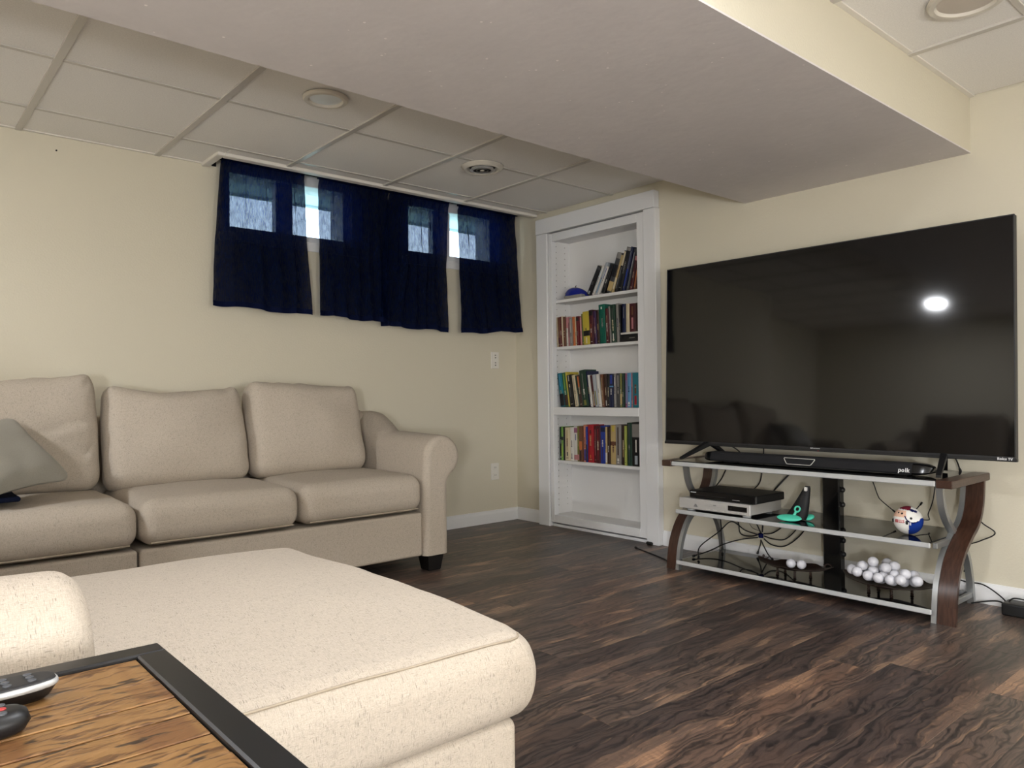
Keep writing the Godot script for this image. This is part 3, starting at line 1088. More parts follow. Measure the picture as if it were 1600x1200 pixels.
# "list": "width height shade lean accents ..." with "|" between books; widths in millimetres, accents as from-to-shade or from-to-shade-inset in percent
func shelf_row(list: String, y: float, z0: float, z1: float, where: String, group: String) -> void:
	var books := list.split("|")
	var specs := []
	var total := 0.0
	for b in books:
		var f := b.strip_edges().split(",")
		specs.append(f)
		total += float(f[0])
	var k := (z1 - z0) * 1000.0 / total
	var zs := PackedFloat32Array()
	# leaning neighbours touch at top or bottom edge; widen or narrow all until the row fills its place
	for step in 30:
		zs.clear()
		var edge := z0
		for i in specs.size():
			var f: PackedStringArray = specs[i]
			var b := deg_to_rad(float(f[3]))
			var w := float(f[0]) * k / 1000.0
			if i > 0:
				var g: PackedStringArray = specs[i - 1]
				var a := deg_to_rad(float(g[3]))
				var y_top := minf(float(g[1]) * cos(a), float(f[1]) * cos(b)) / 1000.0
				edge += maxf(0.0, y_top * (tan(a) - tan(b)))
			var at: float = edge + (w * sin(b) * tan(b) if b > 0 else 0.0)
			zs.append(at)
			edge = at + (w * cos(b) if b > 0 else w / cos(b)) + 0.0004
		k *= 1.0 + 0.9 * (z1 - edge) / (z1 - z0)
	rng.seed = int(y * 1000)
	for i in specs.size():
		var f: PackedStringArray = specs[i]
		var lean := deg_to_rad(float(f[3]))
		var w := float(f[0]) * k / 1000.0 - 0.0006
		var h := float(f[1]) / 1000.0
		var acc := []
		var words := ""
		for j in range(4, f.size()):
			var q := f[j].split("-")
			acc.append([float(q[0]) / 100.0, float(q[1]) / 100.0, q[2], (float(q[3]) / 100.0 if q.size() > 3 else 0.0)])
			if words == "" and q[2] != f[2]:
				words = " with %s print" % q[2]
		# small lines of lettering and rules that most spines carry
		var shade_name: String = f[2]
		var a3: Array = SHADES[shade_name]
		var ink: String = ["tan", "white", "grey", "cream"][rng.randi() % 4] if a3[0] + a3[1] + a3[2] < 330 else ["dark grey", "dark brown", "navy", "maroon"][rng.randi() % 4]
		if w > 0.011 and acc.size() < 3:
			var t0 := rng.randf_range(0.30, 0.45)
			for q in rng.randi_range(4, 8):
				var hgt := rng.randf_range(0.012, 0.034)
				if t0 + hgt < 0.9:
					acc.append([t0, t0 + hgt, ink, rng.randf_range(0.45, 0.62)])
				t0 += hgt + 0.012
			if rng.randf() < 0.5:
				acc.append([0.07, 0.085, ink, 0.2])
		var label := "%s%s book%s, %s from left on %s" % ["thick " if w > 0.036 else ("thin " if w < 0.02 else ""), f[2], words, ordinal(i), where]
		var at := Vector3(0.014 + rng.randf_range(-0.006, 0.008), y + 0.0008, zs[i])
		if lean > 0.0:
			at.y += w * sin(lean)
		book(label, group, at, w, h, rng.randf_range(0.105, 0.122), f[2], acc, lean)

func make_books() -> void:
	# top shelf: all lean to the right
	shelf_row("30,205,black,30,88-97-dark grey,4-14-silver-20|17,205,white,28,10-90-light blue-70|20,220,silver,27,6-55-light blue-55|16,190,white,27,55-94-blue-50|28,200,black,25,20-80-dark grey-60|34,262,dark grey,22,86-100-grey,40-70-black,4-28-tan|14,245,tan,21,10-40-cream|20,268,black,20,64-98-cream-10,8-60-silver-80|30,280,black,18,92-99-grey|20,278,navy,17,5-90-silver-82,10-50-blue-30|16,265,dark grey,16,40-90-silver-60|20,215,maroon,14,86-98-pink|14,200,brown,12,8-60-orange-30",
		1.56, 0.695, 1.118, "top shelf", "books leaning on the top shelf")
	shelf_row("9,205,cream,-3|15,205,brown,-3,10-30-maroon|17,207,dark red,-3,6-96-brown-70|8,208,cream,-3|15,204,brown,-2,20-80-dark red-50|12,208,white,-2,60-96-pink|16,200,pink,-2,30-80-maroon-60|22,192,grey,-2,10-95-white-75|15,196,orange,-2,6-96-dark red-70|12,194,cream,-2|17,196,dark red,-2,84-96-black|11,190,pink,-2,30-90-white-70|13,210,olive,-3,10-60-green-40|42,222,yellow,-3,26-42-black,4-22-cream-60|26,228,maroon,-3,84-98-black,20-60-orange-80|18,218,purple,-3,20-80-pink-80|16,224,dark brown,-2|40,256,emerald,-3,88-94-white-60|20,226,maroon,-2,20-80-tan-84|14,238,grey,-3|28,246,dark green,-3,4-24-white-55,60-90-dark grey-60|19,250,grey,-2|10,240,black,-2",
		1.237, 0.420, 1.000, "second shelf", "books on the second shelf")
	var g := "books on the second shelf"
	book("black book lying flat under three others at right end of second shelf", g, Vector3(0.006, 1.2375 + 0.046, 1.004), 0.046, 0.146, 0.115, "black", [[0.5, 0.8, "grey", 0.8]], PI / 2)
	book("thin white book lying flat on black one at right end of second shelf", g, Vector3(0.006, 1.2375 + 0.046 + 0.014, 1.006), 0.0135, 0.142, 0.11, "white", [], PI / 2)
	var y0 := 1.2375 + 0.0606
	book("navy book standing on two flat books, second shelf from the top", g, Vector3(0.020, y0, 1.006), 0.03, 0.182, 0.108, "navy", [[0.5, 0.9, "grey", 0.7]])
	book("cream book standing on two flat books, second shelf from the top", g, Vector3(0.020, y0, 1.0385), 0.028, 0.18, 0.108, "cream", [])
	book("maroon book with pale flower print standing on two flat books, second shelf", g, Vector3(0.018, y0, 1.068), 0.05, 0.178, 0.108, "maroon", [[0.1, 0.5, "pink", 0.45], [0.6, 0.9, "brown", 0.5]])
	book("dark brown book at far right, standing on two flat books, second shelf", g, Vector3(0.018, y0, 1.120), 0.022, 0.178, 0.108, "dark brown", [[0.2, 0.8, "maroon", 0.4]])
	shelf_row("30,232,teal,-8,2-38-black,60-96-light blue-60|26,235,green,-8,4-34-dark brown,50-96-lime-40|11,240,yellow,-8|30,218,black,-9,30-60-dark grey-40,80-98-white-75|26,216,cream,-9,10-90-grey-70|10,214,dark green,-9,4-40-white-60|24,214,dark brown,-9,62-96-orange-30|42,246,dark green,-8,4-18-olive-30,24-90-grey-80|14,240,navy,-8|12,214,white,-8|18,212,maroon,-8,4-40-cream-50|22,214,silver,-8,6-50-olive-40|20,216,white,-7,10-50-cream-70|16,214,brown,-5,10-90-tan-70|18,216,dark brown,-3,4-20-white-50|14,216,black,0|26,216,navy,0,60-64-light blue,70-96-blue-20|15,216,grey,0,10-90-white-70|26,218,dark grey,0,40-50-white-70,60-94-grey-40|12,216,olive,0,10-40-tan|14,216,dark green,0,8-90-black-60|15,216,orchid,0,12-80-light blue-40|24,218,light blue,0,4-16-white-30|10,216,pink,0,20-60-dark red-50|40,218,teal,0,8-34-red-40,40-66-brown-50",
		0.822, 0.446, 1.142, "third shelf", "books on the third shelf")
	shelf_row("24,228,dark green,0,6-12-white-60,20-50-black-30|17,230,lime,0,60-70-black,10-50-yellow-60|9,228,black,0|42,226,cream,0,30-92-tan-65,14-26-black-60|30,228,white,0,6-22-grey-50,40-60-tan-80|34,234,white,0,82-96-orchid,4-18-pink,60-78-blue-70|16,238,olive,0,4-20-pink|30,236,brown,0,34-58-orange-10,4-30-dark brown-20|26,248,peach,0,4-34-blue-20|12,236,blue,0,2-50-navy|46,250,red,0,12-20-orange-70,76-86-maroon-50|24,244,dark red,0,20-90-pink-80|34,244,maroon,0,8-92-red-75|36,246,blue,0,10-66-purple-70,84-96-navy|12,240,tan,0,4-30-white|20,240,dark brown,0|46,252,tan,0,48-58-brown,84-98-yellow-40|38,256,grey,0,4-16-white-40,24-94-dark brown-55|26,254,dark brown,0,20-60-tan-70|15,250,yellow green,0|34,270,dark green,0,6-96-dark grey-60|60,274,black,0,66-96-grey,4-24-silver-40,32-60-white-70",
		0.455, 0.425, 1.144, "lowest filled shelf", "books on the lowest filled shelf")
	# blue glass-like ornament on the top shelf
	var o := thing("ornament", "shiny cobalt blue dome-shaped ornament lying on the top shelf", "ornament", Vector3(0.068, 1.5612, 0.562))
	var mb := MB.new()
	var rings := []
	for i in 13:
		var a := PI / 2 * i / 12.0
		var ring := []
		for k in 32:
			var b := TAU * k / 32
			ring.append(Vector3(0.055 * cos(b) * cos(a), 0.012 + 0.068 * sin(a) * (1.0 - 0.18 * cos(b - 0.6) * cos(a)), 0.105 * sin(b) * cos(a) - 0.012 * sin(a)) + Vector3(0, 0, 0))
		rings.append(ring)
	mb.loft(rings)
	part("dome", mb, M.cobalt, o, 50, false)
	mb = MB.new()
	mb.cushion(Vector3(0, 0.012, 0.012), Vector3(0.058, 0.012, 0.085), 0.011, 2)
	part("pale_brim", mb, M.dish_grey, o, 50, false)
	mb = MB.new()
	mb.tube([Vector3(0, 0.07, -0.012), Vector3(0, 0.088, -0.010), Vector3(0.002, 0.094, -0.006)], 0.004, 8, 0.002)
	part("stalk", mb, M.bronze, o, 50, false)

# ------------------------------------------------------------------ upholstery
# a rolled arm: "w" runs outwards across it, "d" from back to front
func roll_arm(o: Vector3, w: Vector3, d: Vector3, length: float, wing: float, bottom := 0.085) -> MB:
	var prof: Array[Vector2] = []
	for k in 5:
		prof.append(Vector2(0.0, lerpf(bottom, 0.5, k / 4.0)))
	for k in 19:
		var a := PI - (PI + deg_to_rad(62)) * k / 18.0
		prof.append(Vector2(0.118, 0.59) + Vector2(cos(a), sin(a)) * 0.112)
	for k in 5:
		prof.append(Vector2(0.15, lerpf(0.46, bottom, k / 4.0)))
	var nn: Array[Vector2] = []
	for i in prof.size():
		var e := prof[(i + 1) % prof.size()] - prof[(i - 1 + prof.size()) % prof.size()]
		nn.append(Vector2(-e.y, e.x).normalized())
	nn[0] = Vector2(-1, 0)
	nn[prof.size() - 1] = Vector2(1, 0)
	var rings := []
	var ds := []
	for k in 14:
		ds.append([length * k / 14.0 * 0.97, 0.0])
	var r := 0.035
	for k in 7:
		var a := PI / 2 * k / 6.0
		ds.append([length - r + r * sin(a), r * (1.0 - cos(a))])
	for q in ds:
		var ring := []
		var t: float = q[0] / length
		for i in prof.size():
			var s: Vector2 = prof[i] - nn[i] * q[1]
			s.y = maxf(s.y, bottom)
			var lift := wing * (1.0 - smoothstep(0.16, 0.46, t)) * smoothstep(0.35, 0.62, s.y) + 0.012 * smoothstep(0.5, 0.65, s.y) * (1.0 - absf(t - 0.55) * 2.0)
			ring.append(o + w * s.x + Vector3.UP * (s.y + lift) + d * q[0])
		rings.append(ring)
	var mb := MB.new()
	mb.loft(rings)
	return mb

func block_foot(c: Vector3) -> MB:
	var mb := MB.new()
	var rings := []
	for q in [[0.0, 0.034], [0.004, 0.037], [0.088, 0.05]]:
		rings.append([c + Vector3(-q[1], q[0], -q[1]), c + Vector3(q[1], q[0], -q[1]), c + Vector3(q[1], q[0], q[1]), c + Vector3(-q[1], q[0], q[1])])
	mb.loft(rings)
	return mb

func seat_shape(sd: int, crown: float, bulge: Vector3) -> Callable:
	var nz := noise(sd, 3.0, 3)
	return func(p: Vector3, u: Vector3) -> Vector3:
		var q := p
		if u.y > 0:
			q.y += crown * (1.0 - u.x * u.x) * (1.0 - u.z * u.z) * smoothstep(0.0, 0.6, u.y)
		q.x += bulge.x * signf(u.x) * smoothstep(0.7, 1.0, absf(u.x)) * (1.0 - u.y * u.y)
		q.z += bulge.z * u.z * absf(u.z) * (1.0 - u.y * u.y) * (1.0 - 0.3 * u.x * u.x)
		return q + Vector3(0, 0.006, 0.003) * nz.get_noise_3dv(p * 1.0) * smoothstep(-0.3, 0.5, u.y)

func back_shape(sd: int, dip: float, tilt: float, creases: Array) -> Callable:
	var nz := noise(sd, 2.6, 3)
	var fine := noise(sd + 50, 9.0, 2)
	return func(p: Vector3, u: Vector3) -> Vector3:
		var q := p
		# plump front, corners drawn in
		q.z += 0.05 * signf(u.z) * (1.0 - u.x * u.x) * (1.0 - u.y * u.y * 0.8)
		var top := smoothstep(0.2, 1.0, u.y)
		q.y -= dip * (1.0 - u.x * u.x) * top
		q.y += tilt * u.x * top
		q.x -= 0.016 * signf(u.x) * smoothstep(0.4, 1.0, absf(u.x)) * top
		q.y += 0.012 * smoothstep(0.78, 0.95, absf(u.x)) * top
		q += Vector3(0.006, 0.009, 0.018) * nz.get_noise_3dv(p)
		q.y += 0.005 * fine.get_noise_3dv(Vector3(p.x * 1.6, 0, 0)) * top
		q.z += 0.004 * fine.get_noise_3dv(Vector3(p.x * 1.7, p.y * 0.3, 0)) * smoothstep(0.3, 0.9, u.y)
		for c in creases:       # [x, y, dx, dy, half length, depth]
			var r := Vector2(p.x - c[0], p.y - c[1])
			var dir := Vector2(c[2], c[3]).normalized()
			var al := r.dot(dir)
			var ac := r.cross(dir)
			if u.z > 0:
				q.z -= c[5] * exp(-ac * ac / 0.00016) * (1.0 - smoothstep(c[4] * 0.4, c[4], absf(al)))
				q.z += c[5] * 0.6 * exp(-pow(ac - 0.026, 2) / 0.0005) * (1.0 - smoothstep(c[4] * 0.4, c[4], absf(al)))
		return q

func make_sofa() -> void:
	var o := thing("sofa", "beige linen three-seat sofa with rolled arms against the window wall", "sofa", Vector3(-2.45, 0, 0.5))
	part("arm", roll_arm(Vector3(-1.448, 0, 0.06), Vector3.RIGHT, Vector3.BACK, 0.875, 0.12), M.linen, o, 50)
	part("arm", roll_arm(Vector3(-3.50, 0, 0.06), Vector3.LEFT, Vector3.BACK, 0.875, 0.16), M.linen, o, 50)
	var mb := MB.new()
	mb.cushion(Vector3(-2.474, 0.46, 0.14), Vector3(1.10, 0.375, 0.085), 0.05, 8)
	part("back_frame", mb, M.linen, o, 50)
	for q in [[-3.50, -2.806], [-2.798, -1.446]]:
		mb = MB.new()
		mb.cushion(Vector3((q[0] + q[1]) / 2, 0.197, 0.52), Vector3((q[1] - q[0]) / 2, 0.112, 0.385), 0.014, 4)
		part("front_panel", mb, M.linen, o, 50)
	var xs := [-3.496, -2.806, -2.798, -2.124, -2.116, -1.452]
	for k in 3:
		mb = MB.new()
		var a: float = xs[k * 2]
		var b: float = xs[k * 2 + 1]
		mb.cushion(Vector3((a + b) / 2, 0.412, 0.575), Vector3((b - a) / 2, 0.094, 0.352), 0.062, 10, seat_shape(200 + k, 0.018, Vector3(0.0, 0, 0.016)))
		var c := part("seat_cushion", mb, M.linen, o, 60)
		var pipe := MB.new()
		pipe.tube(curve([Vector3(a + 0.035, 0.336, 0.926), Vector3((a + b) / 2, 0.336, 0.9335), Vector3(b - 0.035, 0.336, 0.926)], 16), 0.0035, 6)
		part("piping", pipe, M.linen_piping, c, 60)
	var cr := [[[0.20, 0.03, 1.0, 0.32, 0.15, 0.012], [0.26, -0.09, 0.8, 0.9, 0.09, 0.010], [0.28, 0.19, 1, 0.9, 0.05, 0.007]], [[-0.27, 0.11, 1, -0.05, 0.06, 0.006], [-0.27, 0.04, 1, -0.1, 0.05, 0.006]], [[0.0, 0.17, 0.1, 1, 0.06, 0.004]]]
	for k in 3:
		mb = MB.new()
		var cx: float = [-3.155, -2.487, -1.822][k]
		var cy: float = [0.752, 0.735, 0.735][k]
		mb.cushion(Vector3(cx, cy, 0.335), Vector3([0.325, 0.325, 0.325][k], 0.248, 0.088), 0.07, 14, back_shape(300 + k * 7, [0.004, 0.040, 0.008][k], [0.026, -0.002, -0.014][k], cr[k]), Basis(Vector3.RIGHT, -0.20))
		part("back_cushion", mb, M.linen, o, 60)
	for q in [Vector3(-1.372, 0, 0.868), Vector3(-3.57, 0, 0.868), Vector3(-1.372, 0, 0.14), Vector3(-3.57, 0, 0.14)]:
		part("foot", block_foot(q), M.foot_black, o, 30)
	# pillow leaning at the left of the photograph, on a navy blanket
	var b := thing("throw_blanket", "folded navy blanket corner under the grey pillow on the sofa", "blanket", Vector3(-3.33, 0.53, 0.66))
	mb = MB.new()
	mb.cushion(Vector3(-3.335, 0.547, 0.70), Vector3(0.145, 0.010, 0.14), 0.010, 8, seat_shape(400, 0.004, Vector3(0, 0, 0)))
	part("cloth", mb, M.navy_cloth, b, 60)
	var p := thing("throw_pillow", "silver-grey square throw pillow tipped against the left back cushion", "pillow", Vector3(-3.245, 0.70, 0.62))
	var nz := noise(410, 3.5, 3)
	var shape := func(v: Vector3, u: Vector3) -> Vector3:
		var q := v
		var e := (1.0 - pow(absf(u.x), 2.6)) * (1.0 - pow(absf(u.y), 2.6))
		q.z *= 0.12 + 0.88 * pow(maxf(e, 0.0), 0.55)
		q.x *= 1.0 - 0.09 * (1.0 - u.y * u.y)
		q.y *= 1.0 - 0.09 * (1.0 - u.x * u.x)
		return q + Vector3(0, 0, 0.010) * nz.get_noise_3dv(v)
	mb = MB.new()
	mb.cushion(Vector3(-3.232, 0.705, 0.675), Vector3(0.17, 0.21, 0.066), 0.06, 14, shape, Basis(Vector3(0.9, 0.1, -0.435), Vector3(-0.4, 0.6, -0.69), Vector3(0.192, 0.795, 0.58)).orthonormalized())
	part("cover", mb, M.pillow_cloth, p, 60)

func make_chaise_sofa() -> void:
	var o := thing("chaise_sofa", "beige linen sofa whose long chaise seat juts out in the foreground", "sofa", Vector3(-3.7, 0, 2.4))
	var mb := MB.new()
	# chaise base and cushion
	mb.cushion(Vector3(-3.465, 0.216, 2.645), Vector3(0.708, 0.133, 0.505), 0.02, 5)
	part("chaise_base", mb, M.linen, o, 50)
	var nz := noise(500, 1.7, 3)
	var shape := func(p: Vector3, u: Vector3) -> Vector3:
		var q := p
		if u.y > 0:
			q.y += 0.036 * (1.0 - pow(absf(u.x), 2.6)) * (1.0 - pow(absf(u.z), 2.4)) * smoothstep(0.0, 0.6, u.y)
		q.x += 0.022 * smoothstep(0.8, 1.0, u.x) * (1.0 - u.y * u.y)
		q.z += 0.010 * u.z * absf(u.z) * (1.0 - u.y * u.y)
		# plan: corners rounded
		q.x -= 0.022 * smoothstep(0.80, 1.0, u.z) * smoothstep(0.85, 1.0, u.x)
		q.z -= 0.014 * smoothstep(0.9, 1.0, u.x) * smoothstep(0.7, 1.0, u.z)
		return q + Vector3(0.004, 0.010, 0.006) * nz.get_noise_3dv(p) * smoothstep(-0.2, 0.5, u.y)
	mb.p.clear(); mb.t.clear()
	mb.cushion(Vector3(-3.418, 0.427, 2.655), Vector3(0.705, 0.077, 0.522), 0.045, 20, shape)
	var c := part("chaise_cushion", mb, M.linen, o, 60)
	var seam := MB.new()
	var line := []
	for k in 44:
		var an := deg_to_rad(52.0)
		var o2: Vector3
		if k < 32:
			o2 = Vector3(lerpf(-0.10, 0.660, k / 31.0), 0.032 + 0.045 * sin(an), 0.477 + 0.045 * cos(an))
		else:
			var ph := deg_to_rad(90.0 - (k - 31) * 5.0)
			o2 = Vector3(0.660 + 0.045 * cos(an) * cos(ph), 0.032 + 0.045 * sin(an), 0.477 + 0.045 * cos(an) * sin(ph))
		line.append(shape.call(o2, Vector3(o2.x / 0.705, o2.y / 0.077, o2.z / 0.522)) + Vector3(-3.418, 0.427, 2.655) + Vector3(0, 0.0006, 0.0006))
	seam.tube(line, 0.0020, 6)
	part("seam", seam, M.linen_piping, c, 60)
	# the rest of the sofa, to the left of the picture
	part("arm", roll_arm(Vector3(-4.36, 0, 2.945), Vector3.BACK, Vector3.RIGHT, 0.936, 0.14), M.linen, o, 50)
	part("arm", roll_arm(Vector3(-4.36, 0, 1.42), Vector3.FORWARD, Vector3.RIGHT, 0.86, 0.14), M.linen, o, 50)
	mb = MB.new()
	mb.cushion(Vector3(-4.30, 0.46, 2.18), Vector3(0.085, 0.375, 0.86), 0.05, 8)
	part("back_frame", mb, M.linen, o, 50)
	mb = MB.new()
	mb.cushion(Vector3(-3.87, 0.197, 1.775), Vector3(0.36, 0.112, 0.35), 0.014, 4)
	part("front_panel", mb, M.linen, o, 50)
	mb = MB.new()
	mb.cushion(Vector3(-3.85, 0.412, 1.775), Vector3(0.36, 0.094, 0.35), 0.06, 8, seat_shape(520, 0.018, Vector3(0.012, 0, 0)))
	part("seat_cushion", mb, M.linen, o, 60)
	for k in 2:
		mb = MB.new()
		mb.cushion(Vector3(-4.10, 0.735, [1.785, 2.50][k]), Vector3([0.34, 0.36][k], 0.248, 0.088), 0.07, 10, back_shape(600 + k * 7, 0.01, 0.0, []), Basis(Vector3.UP, PI / 2) * Basis(Vector3.RIGHT, -0.2))
		part("back_cushion", mb, M.linen, o, 60)
	for q in [Vector3(-2.86, 0, 3.06), Vector3(-2.86, 0, 2.24), Vector3(-4.27, 0, 3.03), Vector3(-4.27, 0, 1.38)]:
		part("foot", block_foot(q), M.foot_black, o, 30)

# ------------------------------------------------------------------ side table with remotes
func make_table() -> void:
	var x0 := -3.98
	var x1 := -3.378
	var z0 := 3.232
	var z1 := 3.83
	var top := 0.640
	var o := thing("side_table", "side table with a black metal frame and worn golden wood boards", "side table", Vector3((x0 + x1) / 2, 0, (z0 + z1) / 2))
	for q in [[x0, z0, x1, z0 + 0.031], [x0, z1 - 0.031, x1, z1], [x0, z0 + 0.031, x0 + 0.031, z1 - 0.031], [x1 - 0.031, z0 + 0.031, x1, z1 - 0.031]]:
		part("frame_bar", bx(Vector3(q[0], top - 0.032, q[1]), Vector3(q[2], top, q[3]), 0.002), M.table_metal, o, 30)
	for x in [x0, x1 - 0.046]:
		for z in [z0, z1 - 0.046]:
			part("leg", bx(Vector3(x + 0.008, 0, z + 0.008), Vector3(x + 0.038, top - 0.03, z + 0.038), 0.002), M.table_metal, o, 30)
	for z in [z0 + 0.012, z1 - 0.036]:
		part("stretcher", bx(Vector3(x0 + 0.035, 0.12, z), Vector3(x1 - 0.035, 0.145, z + 0.024), 0.002), M.table_metal, o, 30)
	var e := [0.0315, 0.110, 0.168, 0.214, 0.267, 0.312, 0.39, 0.452, 0.51, 0.567]
	rng.seed = 8
	for k in e.size() - 1:
		var a: float = z0 + e[k] + 0.0012
		var b: float = z0 + e[k + 1] - 0.0012
		var mb := MB.new()
		var s := (k * 3 + 1) % 8
		mb.box(Vector3(x0 + 0.032, top - 0.026, a), Vector3(x1 - 0.032, top - 0.003 - rng.randf() * 0.0025, b), 0.0008, Rect2(rng.randf() * 0.2, s / 8.0 + 0.004, 0.8, 0.117 * minf(1.0, (b - a) / 0.06)))
		part("board", mb, M.table_wood, o, 20)
	# remotes
	var top_y := top - 0.004
	var r := thing("remote_control", "dark remote control with a silver edge band lying on the side table", "remote", Vector3(-3.575, top_y, 3.318), "remotes on the side table")
	r.rotation.y = 0.06
	_remote(r, 0.165, 0.044, true)
	r = thing("remote_control", "thick all-black remote control with a red button, nearer the camera", "remote", Vector3(-3.60, top_y, 3.382), "remotes on the side table")
	r.rotation.y = -0.05
	_remote(r, 0.15, 0.046, false)

func _remote(o: Node3D, l: float, w: float, silver: bool) -> void:
	var outline := func(ins: float, y: float) -> Array:
		var out := []
		var n := 36
		for k in n:
			var a := TAU * k / n
			var c := cos(a)
			var s := sin(a)
			out.append(Vector3(signf(c) * pow(absf(c), 0.45) * (l / 2 - ins), y, signf(s) * pow(absf(s), 0.62) * (w / 2 - ins)))
		return out
	var mb := MB.new()
	if silver:
		mb.loft([outline.call(0.012, 0.0), outline.call(0.007, 0.004), outline.call(0.0015, 0.013)])
		part("underside", mb, M.black_plastic, o, 50, false)
		mb = MB.new()
		mb.loft([outline.call(0.0012, 0.013), outline.call(0.0, 0.0145), outline.call(0.0, 0.0175), outline.call(0.0015, 0.0192)])
		part("silver_band", mb, M.rail_silver, o, 50, false)
		mb = MB.new()
		mb.loft([outline.call(0.0016, 0.0186), outline.call(0.0026, 0.0205), outline.call(0.006, 0.0212)])
		part("face", mb, M.dark_plastic, o, 50, false)
	else:
		mb.loft([outline.call(0.010, 0.0), outline.call(0.004, 0.004), outline.call(0.0, 0.011), outline.call(0.002, 0.017), outline.call(0.007, 0.0205), outline.call(0.013, 0.0215)])
		part("body", mb, M.black_plastic, o, 60, false)
	var nx := 7 if silver else 5
	for i in nx:
		for j in 3:
			var bt := MB.new()
			var x := lerpf(-l * 0.36, l * 0.36, float(i) / (nx - 1))
			var z := (j - 1) * w * 0.22
			bt.lathe([Vector2(0, 0), Vector2(0.0036, 0), Vector2(0.0036, 0.0013), Vector2(0.0024, 0.0019), Vector2(0, 0.002)], Vector3(x, 0.0207, z), 14)
			var red: bool = not silver and i == nx - 1 and j == 1
			part("button", bt, M.button_red if red else M.button_grey, o, 40, false)

func letters(called: String, text: String, height: float, at: Transform3D, m: Material, parent: Node3D, bold := false) -> void:
	var tm := TextMesh.new()
	var f := SystemFont.new()
	f.font_names = PackedStringArray(["Droid Sans"])
	if bold:
		f.font_weight = 700
	tm.font = f
	tm.text = text
	tm.font_size = 32
	tm.pixel_size = height / 23.0
	tm.depth = 0.0008
	tm.curve_step = 1.0
	var o := put(called, tm, m, parent)
	o.transform = at

# ------------------------------------------------------------------ television and its stand
func make_tv() -> void:
	# the set leans back two degrees; built upright about its lower front edge, then turned
	var w := 1.683
	var h := 0.969
	var o := thing("television", "very large black flat screen television standing on the glass shelf unit", "television", Vector3(-0.252, 0.636, 2.386))
	var set_ := Basis(Vector3.BACK, -deg_to_rad(2.1))
	# local axes: x out of the wall is -x; z along the wall
	var panel := MB.new()
	panel.box(Vector3(0.004, 0.0, -w / 2), Vector3(0.030, h, w / 2), 0.003)
	panel.box(Vector3(0.03, 0.06, -w * 0.42), Vector3(0.062, h * 0.62, w * 0.42), 0.012)
	var q := part("housing", panel, M.black_plastic, o, 30, false)
	q.basis = set_
	var scr := MB.new()
	scr.box(Vector3(0.0005, 0.016, -w / 2 + 0.005), Vector3(0.0045, h - 0.005, w / 2 - 0.005), 0.0)
	q = part("screen", scr, M.tv_screen, o, 30, false)
	q.basis = set_
	var bez := MB.new()
	bez.box(Vector3(-0.0025, 0.0, -w / 2), Vector3(0.006, 0.0155, w / 2), 0.0012)
	bez.box(Vector3(-0.001, h - 0.005, -w / 2), Vector3(0.006, h, w / 2), 0.0008)
	bez.box(Vector3(-0.001, 0.0155, -w / 2), Vector3(0.006, h - 0.005, -w / 2 + 0.005), 0.0008)
	bez.box(Vector3(-0.001, 0.0155, w / 2 - 0.005), Vector3(0.006, h - 0.005, w / 2), 0.0008)
	q = part("bezel", bez, M.dark_plastic, o, 30, false)
	q.basis = set_
	# small lower lip of the bezel, wider than the panel
	var lip := MB.new()
	lip.box(Vector3(-0.004, -0.004, -w / 2 - 0.003), Vector3(0.02, 0.010, w / 2 + 0.003), 0.002)
	q = part("lower_trim", lip, M.black_plastic, o, 30, false)
	q.basis = set_
	var face := Basis(Vector3(0, 0, 1), Vector3(0, 1, 0), Vector3(-1, 0, 0))
	letters("brand_lettering", "Hisense", 0.009, Transform3D(set_ * face, set_ * Vector3(-0.0032, 0.0090, 0.030)), M.print_white, o, true)
	letters("system_lettering", "Roku TV", 0.010, Transform3D(set_ * face, set_ * Vector3(-0.0045, 0.0065, w / 2 - 0.037)), M.print_white, o, true)
	var led := MB.new()
	led.lathe([Vector2(0, 0), Vector2(0.0022, 0), Vector2(0.0018, 0.0012), Vector2(0, 0.0014)], set_ * Vector3(-0.0035, -0.001, 0.045), 10, Vector3.LEFT)
	part("red_mark", led, M.print_red, o, 30, false)
	# two V-shaped feet
	for s in [-1.0, 1.0]:
		var z: float = -0.562 if s < 0 else 0.579
		for f in [[-0.175, s * 0.045], [0.125, s * -0.035]]:
			var leg := MB.new()
			var rings := []
			for k in 8:
				var t := k / 7.0
				var c := Vector3(lerpf(0.02, f[0], t), lerpf(0.012, -0.0615, t), z + lerpf(0, f[1], t))
				var ww := lerpf(0.013, 0.010, t)
				var hh := lerpf(0.013, 0.0055, t)
				rings.append([c + Vector3(0, -hh, -ww), c + Vector3(0, -hh, ww), c + Vector3(0, hh, ww), c + Vector3(0, hh, -ww)])
			leg.loft(rings)
			part("foot", leg, M.black_plastic, o, 30, false)

func stand_ribbon(path: Array, z0: float, z1: float, thick: float) -> MB:
	var mb := MB.new()
	var rings := []
	for i in path.size():
		var d: Vector3 = (path[mini(i + 1, path.size() - 1)] - path[maxi(i - 1, 0)]).normalized()
		var n := Vector3(-d.y, d.x, 0) * thick / 2
		if i == 0 or i == path.size() - 1:
			n = Vector3(thick / 2 * signf(n.x), 0, 0)
		var p: Vector3 = path[i]
		rings.append([p + n + Vector3(0, 0, z0), p + n + Vector3(0, 0, z1), p - n + Vector3(0, 0, z1), p - n + Vector3(0, 0, z0)])
	mb.loft(rings, true, true, Vector2(1, 2.2))
	return mb

